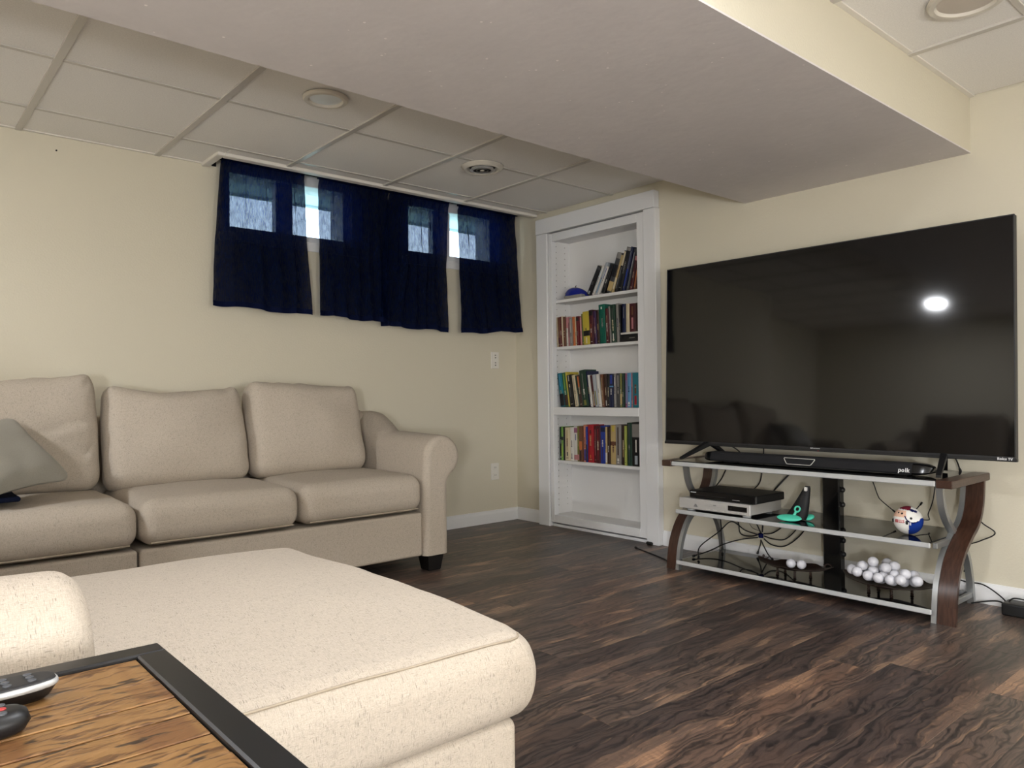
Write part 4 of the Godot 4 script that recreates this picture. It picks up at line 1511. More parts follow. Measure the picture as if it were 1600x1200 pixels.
func make_stand() -> void:
	var o := thing("tv_stand", "three-tier black glass television stand with curved wood and silver legs", "tv stand", Vector3(-0.26, 0, 2.38))
	var za := 1.69
	var zb := 3.075
	# curved sides
	var s_curve := curve([Vector3(-0.10, 0.533, 0), Vector3(-0.118, 0.44, 0), Vector3(-0.168, 0.365, 0), Vector3(-0.262, 0.312, 0), Vector3(-0.345, 0.255, 0), Vector3(-0.395, 0.19, 0), Vector3(-0.428, 0.11, 0), Vector3(-0.446, 0.0, 0)], 40)
	var c_curve := curve([Vector3(-0.372, 0.533, 0), Vector3(-0.356, 0.457, 0), Vector3(-0.318, 0.394, 0), Vector3(-0.245, 0.332, 0), Vector3(-0.165, 0.28, 0), Vector3(-0.098, 0.213, 0), Vector3(-0.058, 0.112, 0), Vector3(-0.042, 0.0, 0)], 40)
	for side in [[za + 0.008, za + 0.066, za + 0.067, za + 0.087], [zb - 0.070, zb - 0.003, zb - 0.091, zb - 0.071]]:
		part("wood_leg", stand_ribbon(s_curve, side[0], side[1], 0.018), M.stand_wood, o, 25)
		part("metal_leg", stand_ribbon(s_curve, side[2], side[3], 0.024), M.stand_metal, o, 25)
		part("cross_leg", stand_ribbon(c_curve, side[2] - 0.002, side[3] + 0.004, 0.022), M.stand_metal, o, 25)
		var z: float = (side[2] + side[3]) / 2
		for y in [0.038, 0.298]:
			part("side_bar", bx(Vector3(-0.43, y - 0.011, z - 0.009), Vector3(-0.055, y + 0.011, z + 0.009), 0.002), M.stand_metal, o, 30)
	# shelves: black glass with a silver rail in front
	for q in [[0.046, "lower_shelf"], [0.307, "middle_shelf"]]:
		var y: float = q[0]
		var g := bx(Vector3(-0.462, y, za + 0.09), Vector3(-0.06, y + 0.007, zb - 0.092), 0.0015)
		var gl := part(q[1], g, M.black_glass, o, 30)
		part("rail", bx(Vector3(-0.474, y - 0.0125, za + 0.083), Vector3(-0.462, y + 0.0075, zb - 0.084), 0.003), M.rail_silver, gl, 30)
	var tg := part("top_shelf", bx(Vector3(-0.462, 0.556, za + 0.06), Vector3(-0.05, 0.5635, zb - 0.06), 0.0015), M.black_glass, o, 30)
	part("rail", bx(Vector3(-0.474, 0.538, za + 0.062), Vector3(-0.462, 0.5595, zb - 0.062), 0.003), M.rail_silver, tg, 30)
	for z in [za, zb - 0.06]:
		part("wood_edge", bx(Vector3(-0.474, 0.533, z), Vector3(-0.046, 0.5645, z + 0.06), 0.003), M.stand_wood, o, 30)
	part("back_rail", bx(Vector3(-0.06, 0.533, za + 0.06), Vector3(-0.046, 0.556, zb - 0.06), 0.002), M.stand_metal, o, 30)
	# middle post that holds the cables
	part("post", bx(Vector3(-0.135, 0.02, 2.385), Vector3(-0.085, 0.555, 2.470), 0.006), M.black_gloss, o, 30)
	for y in [0.445, 0.375, 0.205, 0.14]:
		var kn := MB.new()
		kn.lathe([Vector2(0, 0), Vector2(0.011, 0), Vector2(0.013, 0.004), Vector2(0.013, 0.012), Vector2(0.009, 0.017), Vector2(0, 0.018)], Vector3(-0.118, y, 2.470), 16, Vector3.BACK)
		part("cable_clip", kn, M.black_plastic, o, 35)

func make_soundbar() -> void:
	var o := thing("soundbar", "long black soundbar with a silver outlined centre panel", "soundbar", Vector3(-0.345, 0.5645, 2.425))
	var z0 := -0.545
	var z1 := 0.545
	# profile across: lower at the front, rounded top
	var prof := [Vector2(-0.040, 0.004), Vector2(-0.046, 0.012), Vector2(-0.036, 0.042), Vector2(-0.026, 0.049), Vector2(0.034, 0.049), Vector2(0.042, 0.042), Vector2(0.044, 0.004)]
	var ring := func(z: float, s: float, dy: float) -> Array:
		var out := []
		for q in prof:
			out.append(Vector3(q.x * s, 0.024 + (q.y - 0.024) * s + dy, z))
		return out
	var mb := MB.new()
	mb.loft([ring.call(z0 + 0.05, 1, 0), ring.call(z1 - 0.075, 1, 0)])
	part("grille", mb, M.speaker_cloth, o, 25, false)
	for q in [[z0 + 0.05, z0], [z1 - 0.075, z1]]:
		mb = MB.new()
		var rings := []
		for k in 9:
			var a := PI / 2 * k / 8.0
			rings.append(ring.call(lerpf(q[0], q[1], sin(a)), 0.28 + 0.72 * cos(a) * 1.0, 0.0))
		mb.loft(rings)
		part("end_cap", mb, M.black_gloss, o, 45, false)
	# silver outline on the sloping front
	var slope := func(y: float) -> float: return -0.0475 + (y - 0.010) * 0.333
	var corners := [Vector2(-0.058, 0.0135), Vector2(-0.077, 0.041), Vector2(0.077, 0.041), Vector2(0.058, 0.0135)]
	var path := []
	for k in 4:
		var a: Vector2 = corners[k]
		var b: Vector2 = corners[(k + 1) % 4]
		var pr: Vector2 = corners[(k + 3) % 4]
		var r := 0.007
		var p0 := a + (pr - a).normalized() * r
		var p1 := a + (b - a).normalized() * r
		for i in 6:
			var t := i / 5.0
			var q: Vector2 = p0.lerp(a, t).lerp(a.lerp(p1, t), t)
			path.append(Vector3(slope.call(q.y) - 0.0006, q.y + 0.001, q.x - 0.02))
	path.append(path[0])
	mb = MB.new()
	mb.tube(path, 0.0017, 6)
	part("silver_outline", mb, M.outline_silver, o, 60, false)
	var face := Basis(Vector3.BACK, -0.32) * Basis(Vector3(0, 0, 1), Vector3(0, 1, 0), Vector3(-1, 0, 0))
	letters("maker_lettering", "polk", 0.016, Transform3D(face, Vector3(slope.call(0.021) - 0.0012, 0.021, z1 - 0.105)), M.print_white, o, true)
	for z in [z0 + 0.12, z1 - 0.15]:
		part("foot", bx(Vector3(-0.03, 0.0, z), Vector3(0.03, 0.0045, z + 0.05), 0.001), M.black_plastic, o, 30, false)

func make_players() -> void:
	var y := 0.314
	var o := thing("dvd_player", "silver disc player with a dark display on the middle glass shelf", "disc player", Vector3(-0.32, y, 2.0))
	var z0 := -0.212
	var z1 := 0.192
	part("case", bx(Vector3(-0.128, 0.012, z0), Vector3(0.15, 0.062, z1), 0.002), M.silver_plastic, o, 30, false)
	part("front_panel", bx(Vector3(-0.138, 0.010, z0 - 0.002), Vector3(-0.128, 0.064, z1 + 0.002), 0.003), M.silver_plastic, o, 30, false)
	part("disc_tray", bx(Vector3(-0.1395, 0.034, -0.062), Vector3(-0.135, 0.050, 0.062), 0.001), M.silver_plastic, o, 30, false)
	part("display", bx(Vector3(-0.1392, 0.026, 0.074), Vector3(-0.135, 0.050, 0.178), 0.0008), M.black_gloss, o, 30, false)
	for k in 6:
		var b := MB.new()
		b.box(Vector3(-0.1400, 0.0165, -0.05 + k * 0.040), Vector3(-0.136, 0.0205, -0.028 + k * 0.040), 0.0008)
		part("button", b, M.outline_silver, o, 30, false)
	var lo := MB.new()
	lo.prism(PackedVector2Array([Vector2(-0.012, 0), Vector2(0.012, 0), Vector2(0.004, 0.014), Vector2(-0.004, 0.014)]), Vector3(-0.1385, 0.024, -0.112), Vector3(0, 0, 1), Vector3.UP, Vector3(-0.0008, 0, 0))
	part("disc_emblem", lo, M.print_grey, o, 30, false)
	var face := Basis(Vector3(0, 0, 1), Vector3(0, 1, 0), Vector3(-1, 0, 0))
	letters("tray_lettering", "DVD", 0.006, Transform3D(face, Vector3(-0.1400, 0.042, 0.0)), M.print_grey, o, true)
	for q in [[-0.105, z0 + 0.05], [-0.105, z1 - 0.035], [0.11, z0 + 0.05], [0.11, z1 - 0.05]]:
		var f := MB.new()
		f.lathe([Vector2(0, 0), Vector2(0.019, 0), Vector2(0.021, 0.003), Vector2(0.021, 0.010), Vector2(0, 0.0125)], Vector3(q[0], 0, q[1]), 20)
		part("foot", f, M.rail_silver, o, 35, false)
	o = thing("video_player", "slim glossy black player stacked on the silver disc player", "video player", Vector3(-0.31, y + 0.0625, 2.03))
	part("case", bx(Vector3(-0.125, 0.004, -0.19), Vector3(0.13, 0.042, 0.185), 0.003), M.black_plastic, o, 30, false)
	part("front_panel", bx(Vector3(-0.133, 0.005, -0.19), Vector3(-0.125, 0.041, 0.185), 0.0025), M.black_gloss, o, 30, false)
	part("silver_strip", bx(Vector3(-0.1338, 0.030, -0.182), Vector3(-0.131, 0.0345, -0.150)), M.rail_silver, o, 30, false)
	part("silver_strip", bx(Vector3(-0.1338, 0.013, 0.06), Vector3(-0.131, 0.0145, 0.10)), M.rail_silver, o, 30, false)
	part("disc_slot", bx(Vector3(-0.1336, 0.020, -0.16), Vector3(-0.131, 0.0215, 0.02)), M.dark_plastic, o, 30, false)
	for q in [[-0.10, -0.16], [-0.10, 0.155], [0.10, -0.16], [0.10, 0.155]]:
		part("foot", bx(Vector3(q[0] - 0.01, 0, q[1] - 0.01), Vector3(q[0] + 0.01, 0.0045, q[1] + 0.01), 0.001), M.black_plastic, o, 30, false)

func make_toys() -> void:
	var y := 0.3142
	var o := thing("fin_toy", "black fin-shaped toy with turquoise flippers beside the silver player", "toy", Vector3(-0.33, y, 2.37))
	var mb := MB.new()
	# the fin: broad at its foot, curving to a blunt tip on the right
	var rings := []
	for k in 17:
		var t := k / 16.0
		var c := Vector3(0.0, 0.004 + 0.158 * t, lerpf(-0.020, 0.046, pow(t, 0.8)))
		var wz := lerpf(0.056, 0.014, pow(t, 0.95)) * (1.0 if t < 0.96 else 0.8)
		var wx := lerpf(0.030, 0.010, t) * (1.0 if t < 0.96 else 0.75)
		var ring := []
		for j in 20:
			var a := TAU * j / 20
			ring.append(c + Vector3(wx * cos(a), 0, wz * sin(a)))
		rings.append(ring)
	mb.loft(rings)
	part("fin_body", mb, M.toy_black, o, 60, false)
	mb = MB.new()
	mb.cushion(Vector3(-0.010, 0.149, 0.042), Vector3(0.006, 0.010, 0.008), 0.005, 2)
	part("white_tip", mb, M.plush_white, o, 60, false)
	# turquoise flippers, flat leaves on the shelf
	for q in [[Vector3(-0.062, 0.016, -0.014), 0.058, 0.024, 0.10], [Vector3(0.02, 0.015, 0.040), 0.030, 0.022, -0.5]]:
		mb = MB.new()
		rings = []
		for k in 13:
			var t := -1.0 + 2.0 * k / 12.0
			var ring := []
			var e := sqrt(maxf(0.0, 1.0 - t * t * 0.985))
			for j in 14:
				var a := TAU * j / 14
				ring.append(q[0] + Basis(Vector3.UP, q[3]) * (Basis(Vector3.BACK, 0.5) * Vector3(q[2] * e * cos(a), 0.010 * e * sin(a), q[1] * t)))
			rings.append(ring)
		mb.loft(rings)
		part("flipper", mb, M.turquoise, o, 60, false)
	mb = MB.new()
	var circle := []
	for k in 25:
		var a := TAU * k / 24
		circle.append(Vector3(-0.034 + 0.004 * sin(a), 0.056 + 0.0115 * sin(a), 0.012 + 0.0125 * cos(a)))
	mb.tube(circle, 0.0042, 8)
	part("eye_ring", mb, M.turquoise, o, 60, false)
	mb = MB.new()
	mb.tube([Vector3(-0.038, 0.045, 0.008), Vector3(-0.042, 0.034, 0.004), Vector3(-0.050, 0.022, -0.002)], 0.0062, 8)
	part("strap", mb, M.turquoise, o, 60, false)

	# round plush ball
	var c := Vector3(-0.335, y + 0.059, 2.858)
	o = thing("plush_ball", "round plush toy with a white half, a blue half and red BILLS lettering", "plush toy", c - Vector3(0, 0.059, 0))
	var ro := Vector3(0.055, 0.0575, 0.056)
	# direction from the ball towards the camera side, to lay its patches out
	var front := (Vector3(CAM.x, c.y + 0.2, CAM.z) - c).normalized()
	var side := Vector3.UP.cross(front).normalized()
	var up := front.cross(side)
	var patch := func(test: Callable, grow: float) -> MB:
		var m := MB.new()
		var nu := 96
		var nv := 48
		var at := func(i: int, j: int) -> Vector3:
			var a := TAU * i / nu
			var b := PI * j / nv - PI / 2
			return side * (cos(a) * cos(b)) + up * (sin(a) * cos(b)) + front * sin(b)
		for i in nu:
			for j in nv:
				var q := [at.call(i, j), at.call(i + 1, j), at.call(i + 1, j + 1), at.call(i, j + 1)]
				var mid: Vector3 = (q[0] + q[1] + q[2] + q[3]) / 4
				if test.call(mid.dot(side), mid.dot(up), mid.dot(front)):
					var g := []
					for v in q:
						g.append(c + Vector3(v.x * ro.x, v.y * ro.y, v.z * ro.z) * grow)
					m.quad(g[0], g[1], g[2], g[3])
		return m
	part("body", patch.call(func(_a, _b, _c): return true, 1.0), M.plush_white, o, 60)
	part("blue_side", patch.call(func(a, b, f): return (a > 0.02 and b < 0.22 and Vector2(a - 0.30, b - 0.42).length() > 0.52) or (a > 0.1 and b < -0.1) or (f < -0.3 and a > 0 and b < 0.2), 1.012), M.plush_blue, o, 60)
	part("collar", patch.call(func(a, b, f): return f > 0 and Vector2(a - 0.30, b - 0.42).length() > 0.47 and Vector2(a - 0.30, b - 0.42).length() < 0.55 and b < 0.36 and a < 0.62, 1.02), M.plush_navy, o, 60)
	part("face_patch", patch.call(func(a, b, f): return f > -0.1 and a < -0.14 and b > 0.26 and b < 0.72, 1.012), M.plush_peach, o, 60)
	part("red_top", patch.call(func(a, b, f): return a < 0.18 and b > 0.76 - 0.1 * a, 1.014), M.plush_red, o, 60)
	part("purple_mark", patch.call(func(a, b, f): return f > 0 and absf(a - 0.34) < 0.22 and absf(b - 0.72 + 0.3 * (a - 0.34)) < 0.07, 1.016), M.plush_navy, o, 60)
	for e in [[-0.62, 0.55, 0.009], [-0.40, 0.52, 0.011], [0.18, 0.22, 0.012]]:
		var d: Vector3 = side * e[0] + up * e[1]
		d += front * sqrt(maxf(0.0, 1.0 - d.length_squared()))
		var em := MB.new()
		em.cushion(c + Vector3(d.x * ro.x, d.y * ro.y, d.z * ro.z) * 0.99, Vector3.ONE * e[2] * 0.4, e[2] * 0.38, 2)
		part("eye", em, M.toy_black, o, 60)
	for e in [[0.02, 0.0], [0.12, 0.0]]:
		var d: Vector3 = side * (e[0] + 0.02) + up * -0.16
		d += front * sqrt(maxf(0.0, 1.0 - d.length_squared()))
		var em := MB.new()
		var u: Vector3 = c + Vector3(d.x * ro.x, d.y * ro.y, d.z * ro.z) * 1.02
		em.tube([u - up * 0.006, u, u + up * 0.006], 0.0016, 6)
		part("stripe", em, M.plush_white, o, 60)
	for e in [[-0.10, -0.10], [-0.98, -0.05]]:
		var d: Vector3 = side * e[0] + up * e[1]
		d += front * sqrt(maxf(0.0, 1.0 - d.length_squared()))
		var em := MB.new()
		em.cushion(c + Vector3(d.x * ro.x, d.y * ro.y, d.z * ro.z) * 1.0, Vector3(0.005, 0.008, 0.005), 0.0045, 2)
		part("paw", em, M.toy_black, o, 60)
	# lettering curved round the white half, one letter at a time
	var word := "BILLS"
	for k in 5:
		var an: float = -0.92 + k * 0.145 + (0.02 if k > 1 else 0.0)
		var d := (side * sin(an) + front * cos(an)) * cos(-0.06) + up * sin(-0.04)
		var lt := Basis(side * cos(an) - front * sin(an), up, side * sin(an) + front * cos(an))
		var q := put("letter", TextMesh.new(), M.print_red, o)
		var f := SystemFont.new()
		f.font_names = PackedStringArray(["Droid Sans"])
		f.font_weight = 700
		q.mesh.font = f
		q.mesh.text = word[k]
		q.mesh.font_size = 32
		q.mesh.pixel_size = 0.0125 / 23.0
		q.mesh.depth = 0.0014
		q.transform = Transform3D(lt, c + Vector3(d.x * ro.x, d.y * ro.y, d.z * ro.z) * 1.012 - o.position)

func bowl(label: String, c: Vector3, a: float, b: float, depth: float, turn: float, scroll: bool, foot_h := 0.020) -> Node3D:
	var o := thing("metal_bowl", label, "bowl", Vector3(c.x, c.y - foot_h, c.z), "metal bowls on the lower glass shelf")
	var rot := Basis(Vector3.UP, turn)
	var mb := MB.new()
	var outer := []
	var inner := []
	var n := 56
	for i in 11:
		var r := i / 10.0
		var ro := []
		var ri := []
		for k in n:
			var an := TAU * k / n
			var wave := 1.0 + 0.05 * sin(an * 7.0) * r * r
			# leaf outline: pointed at both ends
			var px := sin(an) * b * (1.0 - 0.18 * absf(cos(an)))
			var pz := cos(an) * a * (1.0 + 0.10 * pow(absf(cos(an)), 6.0))
			var q := Vector3(px * r * wave, depth * r * r + 0.004 * sin(an * 7.0) * pow(r, 4.0) + 0.014 * pow(absf(cos(an)), 8.0) * pow(r, 4.0), pz * r * wave)
			ri.append(rot * q + Vector3(0, foot_h + 0.0025, 0))
			ro.append(rot * q + Vector3(0, foot_h, 0))
		outer.append(ro)
		inner.append(ri)
	outer.reverse()
	var all := []
	all.append_array(outer)
	all.append_array(inner)
	all.reverse()
	all.append(all[0])
	mb.loft(all, false)
	mb.outward(0)
	part("dish", mb, M.bronze, o, 60, false)
	for q in [Vector3(-b * 0.45, 0, 0.02), Vector3(b * 0.42, 0, -a * 0.36), Vector3(b * 0.3, 0, a * 0.42), Vector3(-b * 0.2, 0, -a * 0.45)]:
		var lg := MB.new()
		var h := foot_h + 0.002 + depth * (pow(q.x / b, 2) + pow(q.z / a, 2))
		lg.lathe([Vector2(0, 0), Vector2(0.006, 0.0), Vector2(0.0075, 0.005), Vector2(0.004, 0.011), Vector2(0.007, 0.014), Vector2(0.0045, 0.018), Vector2(0.006, h), Vector2(0, h)], rot * q, 14)
		part("foot", lg, M.bronze, o, 45, false)
	if scroll:
		for s in [-1.0, 1.0]:
			var sc := MB.new()
			var path := []
			for k in 26:
				var t := k / 25.0
				var an := t * 7.5
				path.append(rot * Vector3(0.01 + 0.004 * sin(an), depth + foot_h + 0.018 + 0.010 * sin(an * 1.0) * (1.0 - 0.6 * t), s * (a * 1.00 - 0.03 * t) + 0.010 * cos(an) * (1.0 - 0.6 * t)))
			sc.tube(path, 0.003, 6, 0.002)
			part("scroll", sc, M.bronze, o, 60, false)
	return o

func make_bowls_and_balls() -> void:
	var y := 0.0532
	var big := Vector3(-0.345, y + 0.028, 2.785)
	var small := Vector3(-0.345, y + 0.028, 2.35)
	bowl("large dark metal leaf bowl heaped with golf balls at right of the lower shelf", big, 0.175, 0.128, 0.026, 0.12, false, 0.028)
	bowl("dark metal leaf bowl with scrolled end holding only two golf balls", small, 0.160, 0.085, 0.020, 0.10, true, 0.028)
	# dimpled ball, shared
	var r := 0.02135
	var mb := MB.new()
	var rings := []
	var dirs := []
	for k in 92:
		var yy := 1.0 - 2.0 * (k + 0.5) / 92.0
		var an := k * 2.39996
		dirs.append(Vector3(sqrt(1 - yy * yy) * cos(an), yy, sqrt(1 - yy * yy) * sin(an)))
	for i in 31:
		var b := PI * i / 30.0 - PI / 2
		var ring := []
		for k in 48:
			var a := TAU * k / 48
			var d := Vector3(cos(a) * cos(b), sin(b), sin(a) * cos(b))
			var near := -1.0
			for q in dirs:
				near = maxf(near, d.dot(q))
			var dip := smoothstep(0.988, 0.998, near)
			ring.append(d * (r - 0.0004 * dip))
		rings.append(ring)
	mb.loft(rings)
	var mesh := mb.mesh(60)
	var placed: Array[Vector3] = []
	var spots := []
	rng.seed = 19
	# bottom layer: rows along the shelf, front row first; then a second layer, then three on top
	for row in 5:
		var x := big.x - 0.088 + row * 0.040
		var n: int = [5, 7, 6, 5, 0][row]
		for k in n:
			spots.append([x + rng.randf_range(-0.003, 0.003), big.z - 0.010 + (k - (n - 1) / 2.0) * 0.0445 + (row % 2) * 0.005 + rng.randf_range(-0.002, 0.002), 0])
	for row in 3:
		var x := big.x - 0.058 + row * 0.040
		var n: int = [2, 3, 1][row]
		for k in n:
			spots.append([x, big.z - 0.018 + (k - (n - 1) / 2.0) * 0.046 + rng.randf_range(-0.004, 0.004), 1])
	for q in []:
		spots.append([big.x + q[0], big.z + q[1], 2])
	var count := 0
	for s in spots:
		var dx: float = s[0] - big.x
		var dz: float = s[1] - big.z
		var e := pow(dx / 0.104, 2) + pow(dz / 0.158, 2)
		if e > 1.25:
			continue
		# rests on the dish and on the balls already there
		var h: float = big.y + 0.003 + 0.026 * e + 0.004 * e * e + 0.0035 + r * 1.16
		for p in placed:
			var d2 := pow(p.x - s[0], 2) + pow(p.z - s[1], 2)
			if d2 < 4 * r * r:
				var up := sqrt(4 * r * r - d2)
				if s[2] > 0 or up > 0.012:
					h = maxf(h, p.y + up)
				else:
					h = maxf(h, p.y + up * 0.0)
		placed.append(Vector3(s[0], h, s[1]))
	for row_of in [0]:
		for i in placed.size():
			count += 1
			var p := placed[i]
			# say where it lies: its rank from the left among those of the same height
			var layer: int = 0 if p.y < big.y + 0.044 else (1 if p.y < big.y + 0.085 else 2)
			var words: String = ["bottom", "middle", "top"][layer]
			var depth_words: String = "front" if p.x < big.x - 0.055 else ("back" if p.x > big.x + 0.035 else "centre")
			var rank := 0
			for q in placed:
				var ql: int = 0 if q.y < big.y + 0.044 else (1 if q.y < big.y + 0.085 else 2)
				var qd: String = "front" if q.x < big.x - 0.055 else ("back" if q.x > big.x + 0.035 else "centre")
				if ql == layer and qd == depth_words and (q.z < p.z or (q.z == p.z and q.x < p.x)):
					rank += 1
			var o := put("golf_ball", mesh, M.golf_white, self)
			o.position = p
			o.rotation = Vector3(i * 1.3, i * 2.1, i * 0.7)
			tag(o, "white golf ball, %s of large bowl's heap, %s row, %s from left" % [words, depth_words, ordinal(rank)], "golf ball", "golf balls heaped in the large bowl")
	var n := 0
	for q in [[small.x - 0.040, small.z + 0.008], [small.x - 0.012, small.z + 0.044]]:
		var e := pow((q[0] - small.x) / 0.072, 2) + pow((q[1] - small.z) / 0.15, 2)
		var o := put("golf_ball", mesh, M.golf_white, self)
		o.position = Vector3(q[0], small.y + 0.003 + 0.020 * e + 0.004 + r * 1.16, q[1])
		o.rotation = Vector3(n, 2 * n, 0.4)
		tag(o, ["white golf ball in the scrolled bowl, left one of the pair", "white golf ball in the scrolled bowl, right one of the pair"][n], "golf ball", "pair of golf balls in the scrolled bowl")
		n += 1

func cable(label: String, pts: Array, r := 0.0032, called := "cable") -> void:
	var o := thing(called, label, "cable", pts[0], "cables behind the television stand")
	var mb := MB.new()
	mb.tube(curve(pts, 10 * (pts.size() - 1)), r, 7)
	part("lead", mb, M.cable_black, o, 70)
	var pl := MB.new()
	var d: Vector3 = (pts[pts.size() - 1] - pts[pts.size() - 2]).normalized()
	var e: Vector3 = pts[pts.size() - 1]
	pl.lathe([Vector2(0, -0.012), Vector2(r * 1.3, -0.012), Vector2(r * 1.9, -0.004), Vector2(r * 1.9, 0.006), Vector2(0, 0.006)], e, 10, d)
	part("plug", pl, M.cable_black, o, 50)

func make_cables() -> void:
	var k := Vector3(-0.075, 0.16, 2.02)       # where the leads are tied together
	var strap := thing("cable_tie", "blue tie bundling the black cables under the silver player", "cable tie", k)
	var mb := MB.new()
	mb.lathe([Vector2(0, -0.011), Vector2(0.010, -0.011), Vector2(0.0125, -0.009), Vector2(0.0125, 0.009), Vector2(0.010, 0.011), Vector2(0, 0.011)], k, 16)
	part("band", mb, M.plush_navy, strap, 50)
	cable("black cable from tie up to underside of silver player, leaning left", [k + Vector3(0, 0.016, -0.003), k + Vector3(0.0, 0.05, -0.02), k + Vector3(0.0, 0.10, -0.055), Vector3(-0.10, 0.290, 1.93)])
	cable("black cable rising almost straight from the blue tie", [k + Vector3(0.008, 0.018, 0.004), k + Vector3(0.01, 0.05, 0.006), k + Vector3(0.012, 0.09, 0.006), Vector3(-0.09, 0.290, 2.05)])
	cable("black cable sweeping up to the right from the blue tie", [k + Vector3(0, 0.012, 0.016), k + Vector3(0.006, 0.02, 0.06), k + Vector3(0.010, 0.055, 0.11), k + Vector3(0.008, 0.10, 0.155), Vector3(-0.09, 0.290, 2.235)])
	cable("lower black cable bowing right between tie and middle shelf", [k + Vector3(0, 0.0, 0.018), k + Vector3(0.0, -0.008, 0.07), k + Vector3(0.0, 0.0, 0.135), k + Vector3(-0.004, 0.06, 0.20), Vector3(-0.11, 0.290, 2.262)])
	cable("lowest black cable hanging in a bow right of the tie", [k + Vector3(0, -0.014, 0.017), k + Vector3(0.004, -0.040, 0.06), k + Vector3(0.010, -0.036, 0.13), k + Vector3(0.014, 0.03, 0.212), Vector3(-0.07, 0.290, 2.30)], 0.0034)
	cable("black cable running left from tie along the lower glass shelf", [k + Vector3(0, -0.012, -0.018), k + Vector3(-0.02, -0.03, -0.10), k + Vector3(-0.06, -0.06, -0.18), Vector3(-0.24, 0.074, 1.815), Vector3(-0.36, 0.062, 1.80)], 0.0034)
	cable("second black cable running left from tie in a high arch", [k + Vector3(0, 0.003, -0.019), k + Vector3(-0.02, 0.02, -0.08), k + Vector3(-0.04, 0.06, -0.15), Vector3(-0.18, 0.17, 1.835), Vector3(-0.33, 0.11, 1.82), Vector3(-0.38, 0.064, 1.845)])
	cable("black cable looped between the left legs of the stand", [Vector3(-0.30, 0.290, 1.83), Vector3(-0.24, 0.270, 1.85), Vector3(-0.15, 0.280, 1.865), Vector3(-0.07, 0.25, 1.872), Vector3(-0.06, 0.20, 1.878), Vector3(-0.058, 0.15, 1.89), Vector3(-0.055, 0.145, 1.95), k + Vector3(0.018, 0.006, -0.014)])
	cable("black cable hanging straight down behind the left legs", [Vector3(-0.13, 0.290, 1.805), Vector3(-0.125, 0.22, 1.81), Vector3(-0.12, 0.12, 1.812), Vector3(-0.12, 0.066, 1.815)])
	cable("black cable falling from tie to the wall side of lower shelf", [k + Vector3(-0.006, -0.020, 0.004), k + Vector3(-0.008, -0.05, 0.02), k + Vector3(-0.02, -0.085, 0.05), Vector3(-0.14, 0.064, 2.12)])
	cable("black cable dropping straight below the blue tie", [k + Vector3(0.004, -0.022, -0.003), k + Vector3(0.002, -0.05, -0.006), Vector3(-0.085, 0.068, 2.005)])
	cable("thin black wire loop on the wall left of the blue tie", [k + Vector3(0.014, 0.020, -0.006), k + Vector3(0.03, 0.03, -0.07), k + Vector3(0.04, 0.08, -0.10), k + Vector3(0.04, 0.13, -0.07), k + Vector3(0.034, 0.11, -0.02), k + Vector3(0.022, 0.03, -0.004)], 0.0012)
	cable("black cable hanging behind the upper left legs from the television", [Vector3(-0.20, 0.66, 1.86), Vector3(-0.02, 0.58, 1.87), Vector3(-0.022, 0.50, 1.79), Vector3(-0.10, 0.44, 1.80), Vector3(-0.18, 0.38, 1.79)])
	cable("black cable from behind the soundbar down to the black player", [Vector3(-0.035, 0.62, 2.02), Vector3(-0.03, 0.54, 2.01), Vector3(-0.06, 0.44, 2.01), Vector3(-0.165, 0.40, 2.02)])
	cable("black cable slanting into the right back of the black player", [Vector3(-0.03, 0.53, 2.20), Vector3(-0.05, 0.47, 2.15), Vector3(-0.10, 0.415, 2.12), Vector3(-0.16, 0.40, 2.14)], 0.0045)
	cable("thin black cord kinked on the wall above the plush toy", [Vector3(-0.03, 0.53, 2.56), Vector3(-0.022, 0.48, 2.58), Vector3(-0.02, 0.42, 2.60), Vector3(-0.03, 0.40, 2.62), Vector3(-0.06, 0.36, 2.69)], 0.0022)
	cable("black cord looping behind the upper right legs of the stand", [Vector3(-0.03, 0.53, 2.86), Vector3(-0.02, 0.42, 2.84), Vector3(-0.02, 0.36, 2.82), Vector3(-0.10, 0.345, 2.85), Vector3(-0.14, 0.36, 2.80), Vector3(-0.07, 0.41, 2.81)], 0.0024)
	cable("black cord bent outwards right of the stand against the wall", [Vector3(-0.018, 0.42, 3.00), Vector3(-0.02, 0.35, 3.03), Vector3(-0.03, 0.31, 3.085), Vector3(-0.03, 0.27, 3.03), Vector3(-0.02, 0.235, 2.97), Vector3(-0.02, 0.19, 2.985), Vector3(-0.02, 0.13, 2.965)], 0.0026)
	cable("black cord behind the right television foot", [Vector3(-0.18, 0.66, 2.97), Vector3(-0.08, 0.61, 2.96), Vector3(-0.055, 0.566, 2.965)], 0.003)
	cable("black cable lying on the floor between bookcase and stand", [Vector3(-0.41, 0.004, 1.672), Vector3(-0.33, 0.004, 1.60), Vector3(-0.26, 0.004, 1.44), Vector3(-0.21, 0.004, 1.31), Vector3(-0.20, 0.006, 1.28)], 0.0035)
	cable("upper black cord arching along the baseboard to the adapter", [Vector3(-0.03, 0.10, 2.90), Vector3(-0.03, 0.085, 2.97), Vector3(-0.035, 0.085, 3.04), Vector3(-0.05, 0.05, 3.11), Vector3(-0.07, 0.026, 3.14)], 0.003)
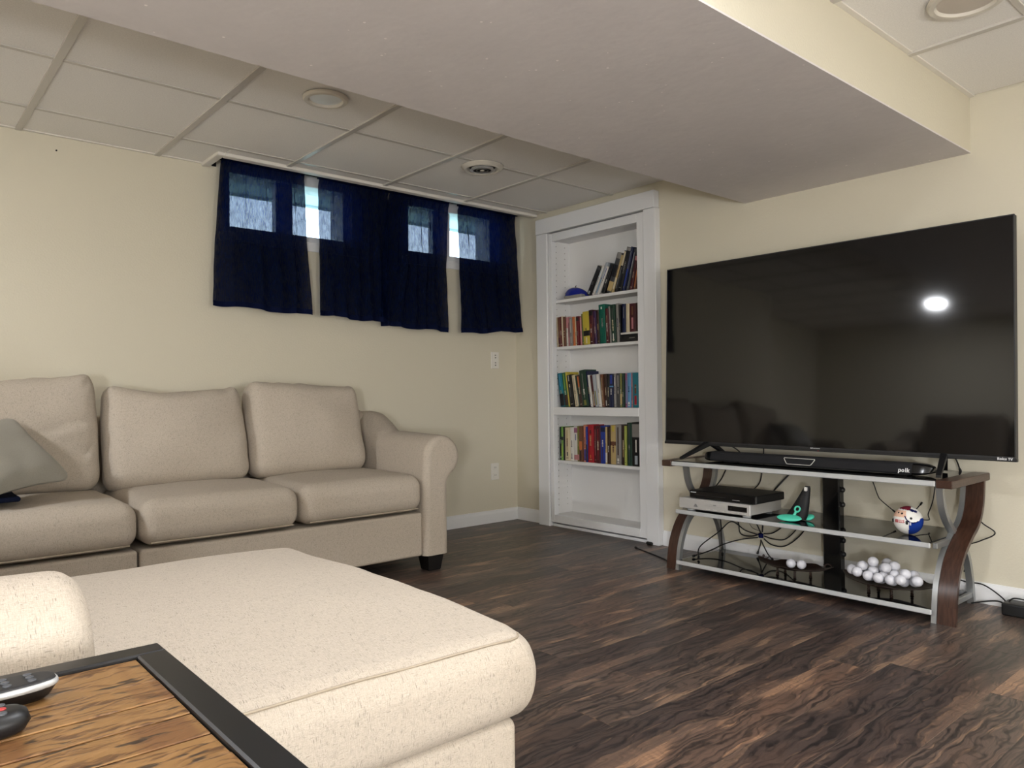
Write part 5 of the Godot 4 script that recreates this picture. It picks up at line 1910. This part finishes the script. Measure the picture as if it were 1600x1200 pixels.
	cable("lower black cord lying on the floor beside the adapter", [Vector3(-0.06, 0.004, 3.0), Vector3(-0.05, 0.02, 3.05), Vector3(-0.05, 0.03, 3.10), Vector3(-0.075, 0.024, 3.14)], 0.0034)
	var o := thing("power_adapter", "black power adapter block on the floor right of the stand", "power adapter", Vector3(-0.10, 0, 3.20))
	mb = MB.new()
	mb.cushion(Vector3(-0.10, 0.0255, 3.22), Vector3(0.045, 0.025, 0.085), 0.008, 2)
	part("block", mb, M.black_plastic, o, 50)
	mb = MB.new()
	mb.tube(curve([Vector3(-0.10, 0.048, 3.15), Vector3(-0.10, 0.066, 3.17), Vector3(-0.09, 0.062, 3.22), Vector3(-0.085, 0.05, 3.26)], 20), 0.003, 7)
	part("lead", mb, M.cable_black, o, 60)

func _ready() -> void:
	make_materials()
	make_view()
	ceiling_lamp(-5.2, 1.15, 5.8, "lit round recessed light over the far left of the room, out of frame")
	ceiling_lamp(-2.6, 3.30, 1.9, "lit round recessed light above the chaise, just out of frame")
	floor_lamp(Vector3(-4.9, 0, 5.2), 0.85, 4.8, "tall globe floor lamp standing behind the camera at left")
	floor_lamp(Vector3(-2.9, 0, 6.0), 0.95, 2.0, "globe floor lamp standing at the near end of the room")
	ceiling_lamp(-1.0, 5.0, 2.2, "lit round recessed light near the television wall, right of the frame")
	ceiling_lamp(-2.15, 1.25, 0.0, "switched-off round recessed light with pale lens left of the soffit")
	ceiling_lamp(-0.93, 3.30, 0.0, "switched-off grey round recessed light right of the soffit", "lens_grey", 0.115)
	make_floor()
	make_ceiling()
	make_walls()
	make_window(1, -2.13, -1.34, -2.085, -1.805, -1.700, -1.385)
	make_window(2, -0.95, -0.15, -0.905, -0.690, -0.545, -0.215)
	make_outside()
	make_vent()
	make_bookcase()
	make_books()
	make_curtains()
	make_outlet("wall_jack", "white wall plate with jacks high beside the curtain", "wall plate", Vector3(-0.205, 1.158, 0), true)
	make_outlet("power_outlet", "white power outlet low on the window wall near the sofa", "power outlet", Vector3(-0.216, 0.362, 0), false)
	make_sofa()
	make_chaise_sofa()
	make_table()
	make_stand()
	make_tv()
	make_soundbar()
	make_players()
	make_toys()
	make_bowls_and_balls()
	make_cables()
